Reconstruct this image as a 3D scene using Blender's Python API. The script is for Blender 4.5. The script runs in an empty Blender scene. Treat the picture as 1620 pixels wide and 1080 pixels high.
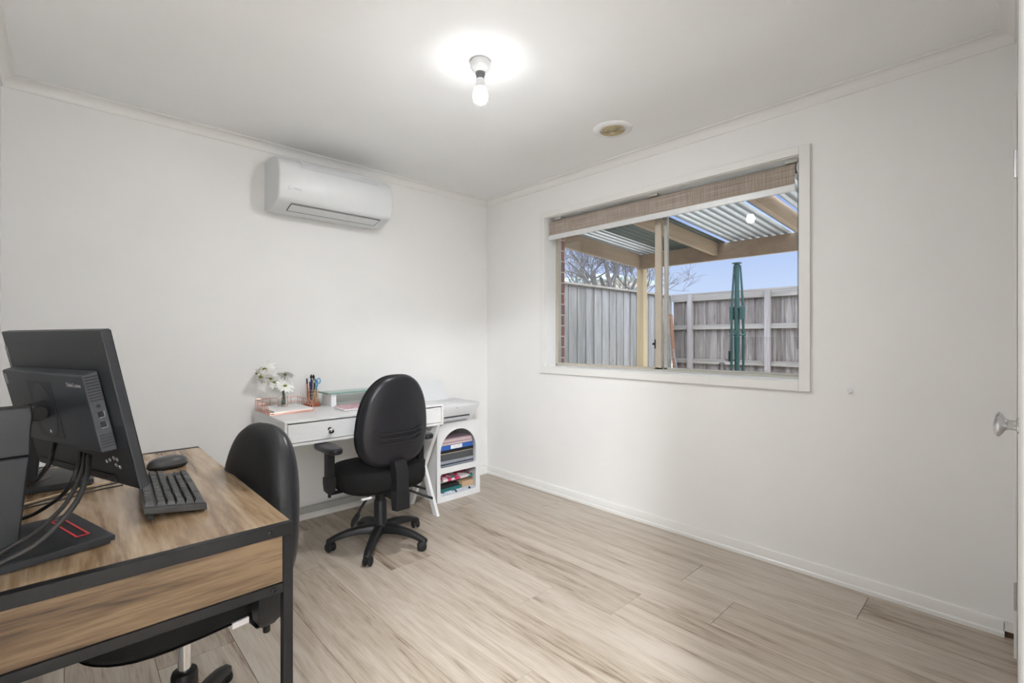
import bpy, bmesh, math, random
from mathutils import Vector, Matrix
random.seed(7)
R = math.radians
S = bpy.context.scene
COL = S.collection

# ------------------------------------------------------------------ camera, world, light, exposure
cam_d = bpy.data.cameras.new('camera'); cam = bpy.data.objects.new('camera', cam_d); COL.objects.link(cam)
cam_d.sensor_width = 36; cam_d.lens = 751.17 / 1620 * 36; cam_d.shift_y = -4.37 / 1620
cam_d.clip_start = 0.01; cam_d.clip_end = 200
cam.location = (-2.7267, -3.2106, 1.1846); cam.rotation_euler = (R(90), 0, R(-43.3466))
S.camera = cam
S.view_settings.view_transform = 'Standard'
S.view_settings.look = 'None'
S.view_settings.gamma = 1
S.view_settings.use_curve_mapping = False
S.view_settings.exposure = 1.02
SKY_STRENGTH = 0.53
SKY_OVERHEAD = 6.5
BULB_STRENGTH = 1330.0
HALL_FILL_STRENGTH = 520.0
w = bpy.data.worlds.new('sky'); S.world = w; w.use_nodes = True
nt = w.node_tree; nt.nodes.clear()
tc = nt.nodes.new('ShaderNodeTexCoord'); sp = nt.nodes.new('ShaderNodeSeparateXYZ')
rp = nt.nodes.new('ShaderNodeValToRGB'); bg = nt.nodes.new('ShaderNodeBackground'); wo = nt.nodes.new('ShaderNodeOutputWorld')
nt.links.new(tc.outputs['Generated'], sp.inputs[0]); nt.links.new(sp.outputs['Z'], rp.inputs[0])
cr = rp.color_ramp; cr.elements[0].position = 0.0; cr.elements[0].color = (.72, .80, 1.0, 1)
cr.elements[1].position = 1.0; cr.elements[1].color = (.80, .88, 1.0, 1)
e = cr.elements.new(.10); e.color = (.58, .70, 1.0, 1)
e = cr.elements.new(.25); e.color = (.36, .50, .92, 1)
nt.links.new(rp.outputs[0], bg.inputs[0])
mr = nt.nodes.new('ShaderNodeMapRange'); mr.inputs['From Min'].default_value = .30; mr.inputs['From Max'].default_value = .65
mr.inputs['To Min'].default_value = SKY_STRENGTH; mr.inputs['To Max'].default_value = SKY_OVERHEAD      # unseen overhead sky boosted to fill the room, clear low sky
nt.links.new(sp.outputs['Z'], mr.inputs['Value']); nt.links.new(mr.outputs[0], bg.inputs[1])
nt.links.new(bg.outputs[0], wo.inputs[0])
sd = bpy.data.lights.new('sun', 'SUN'); so = bpy.data.objects.new('sun', sd); COL.objects.link(so)
sd.energy = 1.1; sd.angle = R(25); sd.color = (1, .95, .87)
so.rotation_euler = Vector((.12, .70, -.70)).to_track_quat('-Z', 'Y').to_euler()

# ------------------------------------------------------------------ materials
def mat(name, col, rough=.5, metal=0, var=.04, scale=30, bump=0, spec=.5, stretch=(1, 1, 1), emit=None, trans=0, ior=1.45, coat=0):
    m = bpy.data.materials.new(name); m.use_nodes = True
    t = m.node_tree; b = t.nodes['Principled BSDF']
    b.inputs['Roughness'].default_value = rough; b.inputs['Metallic'].default_value = metal
    b.inputs['Specular IOR Level'].default_value = spec; b.inputs['IOR'].default_value = ior
    b.inputs['Transmission Weight'].default_value = trans; b.inputs['Coat Weight'].default_value = coat
    c = t.nodes.new('ShaderNodeTexCoord'); mp = t.nodes.new('ShaderNodeMapping'); mp.inputs['Scale'].default_value = stretch
    n = t.nodes.new('ShaderNodeTexNoise'); n.inputs['Scale'].default_value = scale; n.inputs['Detail'].default_value = 4
    r = t.nodes.new('ShaderNodeValToRGB')
    r.color_ramp.elements[0].position = .3; r.color_ramp.elements[1].position = .7
    r.color_ramp.elements[0].color = [max(0, x * (1 - var)) for x in col[:3]] + [1]
    r.color_ramp.elements[1].color = [min(1, x * (1 + var)) for x in col[:3]] + [1]
    t.links.new(c.outputs['Object'], mp.inputs[0]); t.links.new(mp.outputs[0], n.inputs['Vector'])
    t.links.new(n.outputs['Fac'], r.inputs[0]); t.links.new(r.outputs[0], b.inputs['Base Color'])
    if bump:
        bp = t.nodes.new('ShaderNodeBump'); bp.inputs['Strength'].default_value = bump; bp.inputs['Distance'].default_value = .002
        t.links.new(n.outputs['Fac'], bp.inputs['Height']); t.links.new(bp.outputs[0], b.inputs['Normal'])
    if emit:
        b.inputs['Emission Color'].default_value = (*emit[0], 1); b.inputs['Emission Strength'].default_value = emit[1]
    return m

def wood(name, dark, mid, light, axis='Y', rough=.4, scale=1.0, spec=.5, attr=None, coarse=7, bump=.1, pos=(.25, .5, .75)):
    m = bpy.data.materials.new(name); m.use_nodes = True
    t = m.node_tree; b = t.nodes['Principled BSDF']; b.inputs['Roughness'].default_value = rough
    b.inputs['Specular IOR Level'].default_value = spec
    c = t.nodes.new('ShaderNodeTexCoord'); mp = t.nodes.new('ShaderNodeMapping')
    s = {'X': (.8, 11, 11), 'Y': (11, .8, 11), 'Z': (11, 11, .8)}[axis]
    mp.inputs['Scale'].default_value = [v * scale for v in s]
    t.links.new(c.outputs['Object'], mp.inputs[0])
    vec = mp.outputs[0]
    if attr:
        a = t.nodes.new('ShaderNodeAttribute'); a.attribute_name = attr
        mu = t.nodes.new('ShaderNodeVectorMath'); mu.operation = 'SCALE'; mu.inputs['Scale'].default_value = 37
        ad = t.nodes.new('ShaderNodeVectorMath'); ad.operation = 'ADD'
        t.links.new(a.outputs['Color'], mu.inputs[0]); t.links.new(mu.outputs[0], ad.inputs[0]); t.links.new(vec, ad.inputs[1])
        vec = ad.outputs[0]
    n = t.nodes.new('ShaderNodeTexNoise'); n.inputs['Scale'].default_value = 1; n.inputs['Detail'].default_value = 8
    n.inputs['Roughness'].default_value = .62; n.inputs['Distortion'].default_value = .9
    n2 = t.nodes.new('ShaderNodeTexNoise'); n2.inputs['Scale'].default_value = coarse; n2.inputs['Detail'].default_value = 5
    t.links.new(vec, n.inputs['Vector']); t.links.new(vec, n2.inputs['Vector'])
    mx = t.nodes.new('ShaderNodeMix'); mx.data_type = 'FLOAT'; mx.inputs[0].default_value = .28
    t.links.new(n.outputs['Fac'], mx.inputs[2]); t.links.new(n2.outputs['Fac'], mx.inputs[3])
    val = mx.outputs[0]
    if attr:
        sx = t.nodes.new('ShaderNodeSeparateColor'); t.links.new(a.outputs['Color'], sx.inputs[0])
        m2 = t.nodes.new('ShaderNodeMath'); m2.operation = 'MULTIPLY_ADD'; m2.inputs[1].default_value = .10; m2.inputs[2].default_value = -.05
        t.links.new(sx.outputs[0], m2.inputs[0])
        m3 = t.nodes.new('ShaderNodeMath'); m3.operation = 'ADD'; t.links.new(val, m3.inputs[0]); t.links.new(m2.outputs[0], m3.inputs[1]); val = m3.outputs[0]
    r = t.nodes.new('ShaderNodeValToRGB'); r.color_ramp.elements[0].position = pos[0]; r.color_ramp.elements[0].color = (*dark, 1)
    r.color_ramp.elements[1].position = pos[2]; r.color_ramp.elements[1].color = (*light, 1)
    q = r.color_ramp.elements.new(pos[1]); q.color = (*mid, 1)
    t.links.new(val, r.inputs[0]); t.links.new(r.outputs[0], b.inputs['Base Color'])
    bp = t.nodes.new('ShaderNodeBump'); bp.inputs['Strength'].default_value = bump; bp.inputs['Distance'].default_value = .001
    t.links.new(val, bp.inputs['Height']); t.links.new(bp.outputs[0], b.inputs['Normal'])
    return m

def sr(r, g, b):
    f = lambda v: (v / 255 / 12.92) if v / 255 <= .04045 else ((v / 255 + .055) / 1.055) ** 2.4
    return (f(r), f(g), f(b))

MT = dict(
    wall=mat('wall_paint', (.86, .85, .835), .85, var=.012, scale=3, bump=.02, spec=.2),
    ceil=mat('ceiling_paint', (.92, .92, .915), .9, var=.01, scale=3, spec=.15),
    trim=mat('trim_gloss_paint', (.82, .81, .785), .35, var=.01, scale=5),
    reveal=mat('reveal_paint', (.85, .85, .84), .5, var=.01, scale=5),
    door=mat('door_paint', (.78, .775, .76), .9, var=.012, scale=5, spec=.15),
    floor=wood('oak_laminate', sr(110, 90, 72), sr(166, 152, 136), sr(189, 179, 166), 'Y', .36, 1.7, .5, 'plank', pos=(.31, .44, .62), bump=.06),
    gap=mat('joint_dark', sr(95, 82, 70), .8),
    brick=None,
    white=mat('white_laminate', (.75, .755, .76), .35, var=.01),
    whiteside=mat('white_board', (.74, .74, .735), .45, var=.01),
    acwhite=mat('white_plastic', (.73, .74, .745), .3, var=.008, spec=.5),
    acgrey=mat('pale_grey_plastic', (.62, .64, .64), .45, var=.01),
    dgrey=mat('slot_grey', (.16, .17, .17), .6),
    prwhite=mat('printer_white', (.73, .74, .76), .35, var=.01),
    prgrey=mat('printer_grey', (.50, .51, .54), .4, var=.02),
    black=mat('black_plastic', (.010, .010, .011), .45, var=.15, scale=80, bump=.05, spec=.35),
    blackm=mat('matt_black', (.010, .010, .011), .65, var=.15, scale=60),
    shell=mat('chair_shell', (.012, .012, .015), .34, var=.12, scale=160, bump=.10, spec=.4),
    fabric=mat('black_fabric', (.010, .010, .010), .92, var=.3, scale=420, bump=.35, spec=.2),
    fabric2=mat('black_vinyl', (.014, .0145, .016), .55, var=.2, scale=300, bump=.2, spec=.4),
    steel=mat('black_powder_steel', (.008, .008, .009), .42, var=.15, scale=120, bump=.06, spec=.28),
    mon=mat('monitor_graphite', (.018, .020, .024), .45, var=.06, scale=90, bump=.02),
    mon2=mat('monitor_graphite_lid', (.030, .034, .042), .42, var=.05, scale=90),
    screen=mat('screen_glass', (.008, .008, .01), .12),
    silverprint=mat('grey_print', (.28, .28, .29), .5),
    key=mat('keycap', (.020, .020, .020), .42, var=.1, scale=200),
    kbody=mat('keyboard_plate', (.035, .034, .032), .40, metal=.2, var=.08),
    cable=mat('cable_black', (.015, .015, .015), .5),
    red=mat('red_plastic', (.50, .03, .035), .4),
    chrome=mat('chrome', (.75, .76, .78), .12, metal=1, var=.02),
    satin=mat('satin_chrome', (.62, .62, .62), .28, metal=1, var=.05),
    rose=mat('rose_gold_wire', (.80, .42, .32), .28, metal=.85, var=.05),
    copper=mat('terracotta_base', (.34, .10, .06), .35, var=.1),
    paper=mat('paper', (.84, .83, .82), .7, var=.01),
    pinkp=mat('pink_plastic', (.66, .45, .48), .45, var=.04),
    petal=mat('petal', (.88, .88, .84), .6, var=.03),
    disc=mat('flower_centre', (.20, .22, .02), .8, var=.3, scale=400),
    stem=mat('stem_green', (.06, .10, .04), .6, var=.2),
    glassg=None, glass=None,
    acrylic=mat('white_foot', (.90, .91, .92), .4, var=.01),
    blind=None,
    alu=mat('almond_aluminium', sr(196, 186, 170), .4, metal=.2, var=.02),
    alug=mat('grey_aluminium', sr(190, 188, 180), .4, metal=.1, var=.02),
    tan=wood('painted_tan_timber', sr(118, 98, 76), sr(142, 120, 95), sr(158, 136, 108), 'X', .7, .6, bump=.2),
    tanz=wood('painted_tan_post', sr(150, 128, 92), sr(176, 152, 110), sr(190, 166, 122), 'Z', .7, .6, bump=.2),
    fencel=wood('silvered_paling', sr(76, 70, 62), sr(113, 109, 103), sr(134, 131, 126), 'Z', .9, 1.2, .1, 'plank', bump=.6, pos=(.28, .5, .72)),
    fenced=wood('weathered_paling', sr(62, 54, 48), sr(106, 96, 88), sr(138, 129, 120), 'Z', .9, 1.2, .1, 'plank', bump=.6, pos=(.30, .52, .72)),
    post=wood('fence_post', sr(96, 88, 80), sr(128, 119, 112), sr(146, 138, 131), 'Z', .9, .8, .1, bump=.5),
    rail=wood('fence_rail', sr(88, 80, 72), sr(122, 114, 104), sr(142, 134, 124), 'Y', .9, .8, .1, bump=.5),
    orange=wood('fresh_timber', sr(92, 64, 48), sr(118, 84, 64), sr(132, 98, 76), 'Z', .8, .8, .1),
    roofw=mat('corrugated_white', (.74, .75, .74), .35, metal=.55, var=.06, scale=8),
    roofg=mat('corrugated_green', sr(74, 84, 70), .4, var=.15, scale=8),
    green=mat('green_enamel', sr(18, 50, 44), .45, var=.12, scale=30),
    bark=mat('bark', sr(78, 72, 68), .9, var=.25, scale=12),
    ground=mat('ground', sr(186, 180, 168), .95, var=.2, scale=6, bump=.4),
    nroof=mat('neighbour_roof', sr(130, 140, 130), .7, var=.05, scale=4),
    nwall=mat('neighbour_wall', sr(190, 180, 165), .8, var=.05, scale=4),
    latch=mat('black_latch', (.01, .01, .01), .4),
    ventcream=mat('vent_cream', sr(214, 200, 164), .5, var=.05),
    ventdark=mat('vent_dark', sr(46, 38, 26), .8),
    bluef=mat('blue_folder', sr(44, 92, 168), .45, var=.06),
    navyf=mat('navy_folder', sr(30, 38, 56), .4, var=.08),
    greyf=mat('grey_box_file', sr(74, 76, 78), .55, var=.06),
    lgreyf=mat('light_grey_folder', sr(150, 154, 164), .45, var=.05),
    pinkf=mat('mauve_folder', sr(172, 150, 160), .5, var=.05),
    blushf=mat('blush_folder', sr(214, 190, 186), .5, var=.05),
    kraft=mat('kraft_card', sr(188, 160, 128), .7, var=.06),
    teal=mat('teal_cover', sr(34, 104, 104), .5, var=.2, scale=60),
    cream=mat('beige_edge', sr(196, 180, 160), .6, var=.04),
    ink=mat('ink', (.02, .02, .03), .6),
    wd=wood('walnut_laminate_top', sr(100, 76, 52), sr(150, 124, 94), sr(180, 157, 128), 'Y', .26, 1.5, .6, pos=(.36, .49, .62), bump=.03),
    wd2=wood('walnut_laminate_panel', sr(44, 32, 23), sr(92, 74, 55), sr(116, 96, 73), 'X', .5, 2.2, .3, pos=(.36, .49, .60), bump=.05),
    tag=mat('white_tag', (.75, .72, .74), .6),
    orangep=mat('orange_pen', sr(200, 84, 40), .4), purple=mat('purple_pen', sr(92, 70, 160), .4),
    yellow=mat('yellow_pencil', sr(214, 190, 90), .4), bluep=mat('blue_scissors', sr(60, 150, 200), .35),
    navyp=mat('navy_pen', sr(24, 30, 56), .4), wallgrey=mat('dark_band_grey', (.42, .41, .39), .6),
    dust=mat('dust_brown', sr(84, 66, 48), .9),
)
def translucent(key, col, f):
    m = MT[key]; t = m.node_tree; b = t.nodes['Principled BSDF']; o = [n for n in t.nodes if n.type == 'OUTPUT_MATERIAL'][0]
    tr = t.nodes.new('ShaderNodeBsdfTranslucent'); tr.inputs[0].default_value = (*col, 1); mx = t.nodes.new('ShaderNodeMixShader'); mx.inputs[0].default_value = f
    t.links.new(b.outputs[0], mx.inputs[1]); t.links.new(tr.outputs[0], mx.inputs[2]); t.links.new(mx.outputs[0], o.inputs[0])
translucent('roofw', (.6, .6, .58), .12); translucent('roofg', (.08, .11, .08), .2)
def valley_shade(key, dark):
    # dark stripes paint the corrugation shading into the valley colour
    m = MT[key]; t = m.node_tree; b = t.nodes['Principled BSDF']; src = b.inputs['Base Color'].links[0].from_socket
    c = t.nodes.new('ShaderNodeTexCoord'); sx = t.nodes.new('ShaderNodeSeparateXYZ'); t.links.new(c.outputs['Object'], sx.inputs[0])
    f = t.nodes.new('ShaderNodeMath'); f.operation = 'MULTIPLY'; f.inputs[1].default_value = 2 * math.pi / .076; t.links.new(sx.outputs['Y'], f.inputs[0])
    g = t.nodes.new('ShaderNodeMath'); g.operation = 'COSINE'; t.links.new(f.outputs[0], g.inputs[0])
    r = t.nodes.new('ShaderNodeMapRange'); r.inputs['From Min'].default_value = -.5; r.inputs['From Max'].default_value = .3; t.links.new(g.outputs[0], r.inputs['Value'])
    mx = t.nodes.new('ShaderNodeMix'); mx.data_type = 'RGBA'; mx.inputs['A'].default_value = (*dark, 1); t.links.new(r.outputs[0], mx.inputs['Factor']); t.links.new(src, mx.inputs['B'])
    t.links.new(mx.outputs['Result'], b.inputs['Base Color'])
valley_shade('roofw', (.20, .21, .20)); valley_shade('roofg', (.025, .03, .024))
def custom_mats():
    # brick
    m = bpy.data.materials.new('red_brick'); m.use_nodes = True; t = m.node_tree; b = t.nodes['Principled BSDF']; b.inputs['Roughness'].default_value = .9
    c = t.nodes.new('ShaderNodeTexCoord'); mp = t.nodes.new('ShaderNodeMapping'); mp.inputs['Rotation'].default_value = (R(90), 0, 0)
    sx = t.nodes.new('ShaderNodeSeparateXYZ'); cx = t.nodes.new('ShaderNodeCombineXYZ')
    ad = t.nodes.new('ShaderNodeMath'); ad.operation = 'ADD'
    t.links.new(c.outputs['Object'], sx.inputs[0]); t.links.new(sx.outputs[0], ad.inputs[0]); t.links.new(sx.outputs[1], ad.inputs[1])
    t.links.new(ad.outputs[0], cx.inputs[0]); t.links.new(sx.outputs[2], cx.inputs[1])
    br = t.nodes.new('ShaderNodeTexBrick'); br.inputs['Scale'].default_value = 1; br.inputs['Brick Width'].default_value = .24; br.inputs['Row Height'].default_value = .086
    br.inputs['Mortar Size'].default_value = .005
    br.inputs['Color1'].default_value = (*sr(140, 66, 44), 1); br.inputs['Color2'].default_value = (*sr(112, 52, 36), 1); br.inputs['Mortar'].default_value = (*sr(206, 190, 170), 1)
    t.links.new(cx.outputs[0], br.inputs['Vector']); t.links.new(br.outputs[0], b.inputs['Base Color']); MT['brick'] = m
    # thin window glass: clear sheet with mirror reflection that grows at grazing angles
    for key, tint in (('glass', (.97, .985, .975)), ('glassg', (.80, .93, .88))):
        m = bpy.data.materials.new('clear_' + key); m.use_nodes = True; t = m.node_tree; t.nodes.clear()
        o = t.nodes.new('ShaderNodeOutputMaterial'); mx = t.nodes.new('ShaderNodeMixShader'); fr = t.nodes.new('ShaderNodeFresnel'); fr.inputs[0].default_value = 1.45
        tr = t.nodes.new('ShaderNodeBsdfTransparent'); gl = t.nodes.new('ShaderNodeBsdfGlossy'); gl.inputs['Roughness'].default_value = .0
        n = t.nodes.new('ShaderNodeTexNoise'); n.inputs['Scale'].default_value = 3
        r = t.nodes.new('ShaderNodeValToRGB'); r.color_ramp.elements[0].color = (*[x * .98 for x in tint], 1); r.color_ramp.elements[1].color = (*tint, 1)
        t.links.new(n.outputs[0], r.inputs[0]); t.links.new(r.outputs[0], tr.inputs[0])
        t.links.new(fr.outputs[0], mx.inputs[0]); t.links.new(tr.outputs[0], mx.inputs[1]); t.links.new(gl.outputs[0], mx.inputs[2]); t.links.new(mx.outputs[0], o.inputs[0])
        MT[key] = m
    # woven blind fabric
    m = bpy.data.materials.new('woven_blind_fabric'); m.use_nodes = True; t = m.node_tree; b = t.nodes['Principled BSDF']; b.inputs['Roughness'].default_value = .9
    c = t.nodes.new('ShaderNodeTexCoord'); out = []
    for s in ((1, 3, 420), (1, 260, 8)):
        mp = t.nodes.new('ShaderNodeMapping'); mp.inputs['Scale'].default_value = s; n = t.nodes.new('ShaderNodeTexNoise'); n.inputs['Scale'].default_value = 1; n.inputs['Detail'].default_value = 2
        t.links.new(c.outputs['Object'], mp.inputs[0]); t.links.new(mp.outputs[0], n.inputs['Vector']); out.append(n)
    mx = t.nodes.new('ShaderNodeMix'); mx.data_type = 'FLOAT'; mx.inputs[0].default_value = .4
    t.links.new(out[0].outputs[0], mx.inputs[2]); t.links.new(out[1].outputs[0], mx.inputs[3])
    r = t.nodes.new('ShaderNodeValToRGB'); r.color_ramp.elements[0].position = .35; r.color_ramp.elements[1].position = .65
    r.color_ramp.elements[0].color = (*sr(128, 114, 104), 1); r.color_ramp.elements[1].color = (*sr(186, 174, 163), 1)
    t.links.new(mx.outputs[0], r.inputs[0]); t.links.new(r.outputs[0], b.inputs['Base Color']); MT['blind'] = m
    # floral wrap and printed paper
    for key, cols in (('floral', (sr(225, 215, 215), sr(196, 50, 100), sr(36, 130, 112))), ('print', (sr(206, 210, 220), sr(40, 46, 62), sr(190, 196, 210)))):
        m = bpy.data.materials.new(key + '_paper'); m.use_nodes = True; t = m.node_tree; b = t.nodes['Principled BSDF']; b.inputs['Roughness'].default_value = .5
        c = t.nodes.new('ShaderNodeTexCoord'); v = t.nodes.new('ShaderNodeTexVoronoi'); v.inputs['Scale'].default_value = 26
        t.links.new(c.outputs['Object'], v.inputs['Vector'])
        s = t.nodes.new('ShaderNodeSeparateColor'); t.links.new(v.outputs['Color'], s.inputs[0])
        r = t.nodes.new('ShaderNodeValToRGB'); r.color_ramp.interpolation = 'CONSTANT'
        r.color_ramp.elements[0].color = (*cols[0], 1); r.color_ramp.elements[1].position = .26; r.color_ramp.elements[1].color = (*cols[1], 1)
        q = r.color_ramp.elements.new(.68 if key == 'floral' else .55); q.color = (*cols[2], 1)
        t.links.new(s.outputs[0], r.inputs[0])
        n = t.nodes.new('ShaderNodeTexNoise'); n.inputs['Scale'].default_value = 60; t.links.new(c.outputs['Object'], n.inputs['Vector'])
        gt = t.nodes.new('ShaderNodeMath'); gt.operation = 'GREATER_THAN'; gt.inputs[1].default_value = .60; t.links.new(n.outputs[0], gt.inputs[0])
        mx = t.nodes.new('ShaderNodeMix'); mx.data_type = 'RGBA'; mx.inputs['B'].default_value = (*cols[0], 1)
        t.links.new(gt.outputs[0], mx.inputs[0]); t.links.new(r.outputs[0], mx.inputs['A']); t.links.new(mx.outputs['Result'], b.inputs['Base Color']); MT[key] = m
custom_mats()

# ------------------------------------------------------------------ builders
class B:
    def __init__(s): s.bm = bmesh.new()
    def box(s, a, b, rot=None, at=None):
        a = Vector(a); b = Vector(b); c = (a + b) / 2; d = b - a
        mtx = Matrix.Translation(c) @ Matrix.Diagonal((abs(d.x), abs(d.y), abs(d.z), 1))
        if rot is not None:
            p = Vector(at) if at is not None else c
            mtx = Matrix.Translation(p) @ rot.to_4x4() @ Matrix.Translation(-p) @ mtx
        bmesh.ops.create_cube(s.bm, size=1, matrix=mtx); return s
    def beam(s, p, q, wd, ht, up=(0, 0, 1)):
        p = Vector(p); q = Vector(q); d = q - p; L = d.length; x = d.normalized(); u = Vector(up); y = u.cross(x).normalized(); z = x.cross(y)
        m = Matrix((x, y, z)).transposed().to_4x4()
        bmesh.ops.create_cube(s.bm, size=1, matrix=Matrix.Translation((p + q) / 2) @ m @ Matrix.Diagonal((L, wd, ht, 1))); return s
    def loft(s, rings, cap=True, closed=False):
        n = len(rings[0]); V = [[s.bm.verts.new(p) for p in r] for r in rings]
        pairs = list(zip(V[:-1], V[1:])) + ([(V[-1], V[0])] if closed else [])
        for a, b in pairs:
            for i in range(n):
                j = (i + 1) % n
                try: s.bm.faces.new((a[i], a[j], b[j], b[i]))
                except ValueError: pass
        if cap and not closed:
            s.bm.faces.new(list(reversed(V[0]))); s.bm.faces.new(V[-1])
        return s
    def tube(s, pts, r, seg=8, cap=True, smooth=0):
        pts = [Vector(p) for p in pts]
        if smooth: pts = catmull(pts, smooth)
        rs = r if isinstance(r, (list, tuple)) else [r] * len(pts)
        if len(rs) != len(pts): rs = [rs[0] + (rs[-1] - rs[0]) * i / (len(pts) - 1) for i in range(len(pts))]
        rings = []; prev = None
        for i, p in enumerate(pts):
            t = (pts[min(i + 1, len(pts) - 1)] - pts[max(i - 1, 0)]).normalized()
            if prev is None:
                a = Vector((0, 0, 1)) if abs(t.z) < .9 else Vector((1, 0, 0)); u = t.cross(a).normalized()
            else:
                u = (prev - t * prev.dot(t)).normalized()
            prev = u; v = t.cross(u)
            rings.append([p + (u * math.cos(2 * math.pi * k / seg) + v * math.sin(2 * math.pi * k / seg)) * rs[i] for k in range(seg)])
        return s.loft(rings, cap)
    def cyl(s, p, q, r, r2=None, seg=24): return s.tube([p, q], [r, r if r2 is None else r2], seg)
    def lathe(s, prof, c=(0, 0, 0), axis=(0, 0, 1), seg=32, cap=True):
        ax = Vector(axis).normalized(); a = Vector((0, 0, 1)) if abs(ax.z) < .9 else Vector((1, 0, 0)); u = ax.cross(a).normalized(); v = ax.cross(u); c = Vector(c)
        rings = [[c + ax * h + (u * math.cos(2 * math.pi * k / seg) + v * math.sin(2 * math.pi * k / seg)) * max(r, 1e-5) for k in range(seg)] for r, h in prof]
        return s.loft(rings, cap)
    def prism(s, poly, vec):
        vec = Vector(vec); a = [s.bm.verts.new(p) for p in poly]; b = [s.bm.verts.new(Vector(p) + vec) for p in poly]
        s.bm.faces.new(a); s.bm.faces.new(list(reversed(b)))
        for i in range(len(a)):
            j = (i + 1) % len(a); s.bm.faces.new((a[i], b[i], b[j], a[j]))
        return s
    def sphere(s, c, r, sc=(1, 1, 1), u=20, v=12):
        bmesh.ops.create_uvsphere(s.bm, u_segments=u, v_segments=v, radius=r, matrix=Matrix.Translation(c) @ Matrix.Diagonal((*sc, 1))); return s
    def obj(s, name, m, parent=None, local=False, bevel=0, seg=2, ang=35, sub=0, **tags):
        bm = s.bm; bmesh.ops.recalc_face_normals(bm, faces=bm.faces)
        for f in bm.faces: f.smooth = True
        for ed in bm.edges:
            ed.smooth = len(ed.link_faces) == 2 and ed.calc_face_angle(3.2) < R(ang)
        if parent is not None and not local: bm.transform(wmat(parent).inverted())
        me = bpy.data.meshes.new(name); bm.to_mesh(me); bm.free(); me.materials.append(m)
        o = bpy.data.objects.new(name, me); COL.objects.link(o)
        if parent is not None: o.parent = parent
        if bevel:
            md = o.modifiers.new('bevel', 'BEVEL'); md.width = bevel; md.segments = seg; md.limit_method = 'ANGLE'; md.angle_limit = R(40); md.harden_normals = True
        if sub:
            md = o.modifiers.new('sub', 'SUBSURF'); md.levels = sub; md.render_levels = sub
        tagit(o, **tags); return o
def wmat(o):
    m = Matrix.LocRotScale(o.location, o.rotation_euler, o.scale)
    return wmat(o.parent) @ m if o.parent else m
def tagit(o, label=None, cat=None, group=None, kind=None):
    if label: o['label'] = label
    if cat: o['category'] = cat
    if group: o['group'] = group
    if kind: o['kind'] = kind
def empty(name, loc, rz=0, **tags):
    o = bpy.data.objects.new(name, None); COL.objects.link(o); o.location = loc; o.rotation_euler = (0, 0, rz); o.empty_display_size = .05
    tagit(o, **tags); return o
def catmull(P, n):
    out = []; Q = [P[0] * 2 - P[1]] + list(P) + [P[-1] * 2 - P[-2]]
    for i in range(1, len(Q) - 2):
        a, b, c, d = Q[i - 1:i + 3]
        for k in range(n):
            t = k / n; out.append(.5 * ((2 * b) + (c - a) * t + (2 * a - 5 * b + 4 * c - d) * t * t + (3 * b - a - 3 * c + d) * t ** 3))
    out.append(P[-1]); return out
def text_obj(name, body, size, m, parent, origin, xdir, ydir, extrude=.0003):
    """lettering as real geometry; xdir/ydir in world coordinates"""
    cu = bpy.data.curves.new(name, 'FONT'); cu.body = body; cu.size = size; cu.extrude = extrude; cu.align_x = 'CENTER'; cu.align_y = 'CENTER'; cu.resolution_u = 2
    tmp = bpy.data.objects.new('tmp', cu); COL.objects.link(tmp)
    me = tmp.to_mesh().copy(); COL.objects.unlink(tmp); bpy.data.objects.remove(tmp); bpy.data.curves.remove(cu)
    x = Vector(xdir).normalized(); y = Vector(ydir).normalized(); z = x.cross(y)
    mt_ = Matrix.Translation(origin) @ Matrix((x, y, z)).transposed().to_4x4()
    if parent is not None: mt_ = wmat(parent).inverted() @ mt_
    me.transform(mt_); me.materials.clear(); me.materials.append(m)
    o = bpy.data.objects.new(name, me); COL.objects.link(o)
    if parent is not None: o.parent = parent
    return o
STRUCT = dict(kind='structure')

# ------------------------------------------------------------------ room shell
H = 2.4; XW = -2.937; YS = -3.216
WY0, WY1, WZ0, WZ1 = -2.457, -.705, .968, 2.121       # window opening
def build_floor():
    bm = bmesh.new(); cl = bm.loops.layers.float_color.new('plank')
    joints = {0: -2.75, 1: -2.088, 2: -2.342, 3: -2.02, 4: -1.694, 5: -1.02, 6: -2.026, 7: -2.55, 8: -1.9, 9: -1.11, 10: -2.3}
    pitch = .2437; g = .0014; L = 1.82
    for k in range(-1, 17):
        x1 = -.0455 - pitch * k; x0 = x1 - pitch
        x1 = min(x1, .0)
        j = joints.get(k, -1.0 - random.random() * 1.5)
        while j > -5: j -= L
        while j < 0:
            a, b_ = max(j, -4.7), min(j + L, 0.0)
            if b_ > a:
                rnd = (random.random(), random.random(), random.random(), 1)
                vs = [bm.verts.new(p) for p in ((x0 + g, a + g, 0), (x1 - g, a + g, 0), (x1 - g, b_ - g, 0), (x0 + g, b_ - g, 0))]
                vb = [bm.verts.new((v.co.x + dx, v.co.y + dy, -.002)) for v, dx, dy in zip(vs, (-g * .6, g * .6, g * .6, -g * .6), (-g * .6, -g * .6, g * .6, g * .6))]
                fs = [bm.faces.new(vs)] + [bm.faces.new((vs[i], vb[i], vb[(i + 1) % 4], vs[(i + 1) % 4])) for i in range(4)]
                for f in fs:
                    for l in f.loops: l[cl] = rnd
            j += L
    me = bpy.data.meshes.new('floor'); bm.to_mesh(me); bm.free(); me.materials.append(MT['floor'])
    o = bpy.data.objects.new('floor', me); COL.objects.link(o); o['kind'] = 'structure'
    B().box((-4.1, -4.75, -.12), (0, 0, -.0021)).obj('floor_slab', MT['gap'], o)
build_floor()
B().box((-3.9, -4.8, H), (.24, .1, H + .12)).obj('ceiling', MT['ceil'], **STRUCT)
B().box((-3.2, 0, 0), (.115, .1, H)).obj('wall_north', MT['wall'], **STRUCT)
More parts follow.
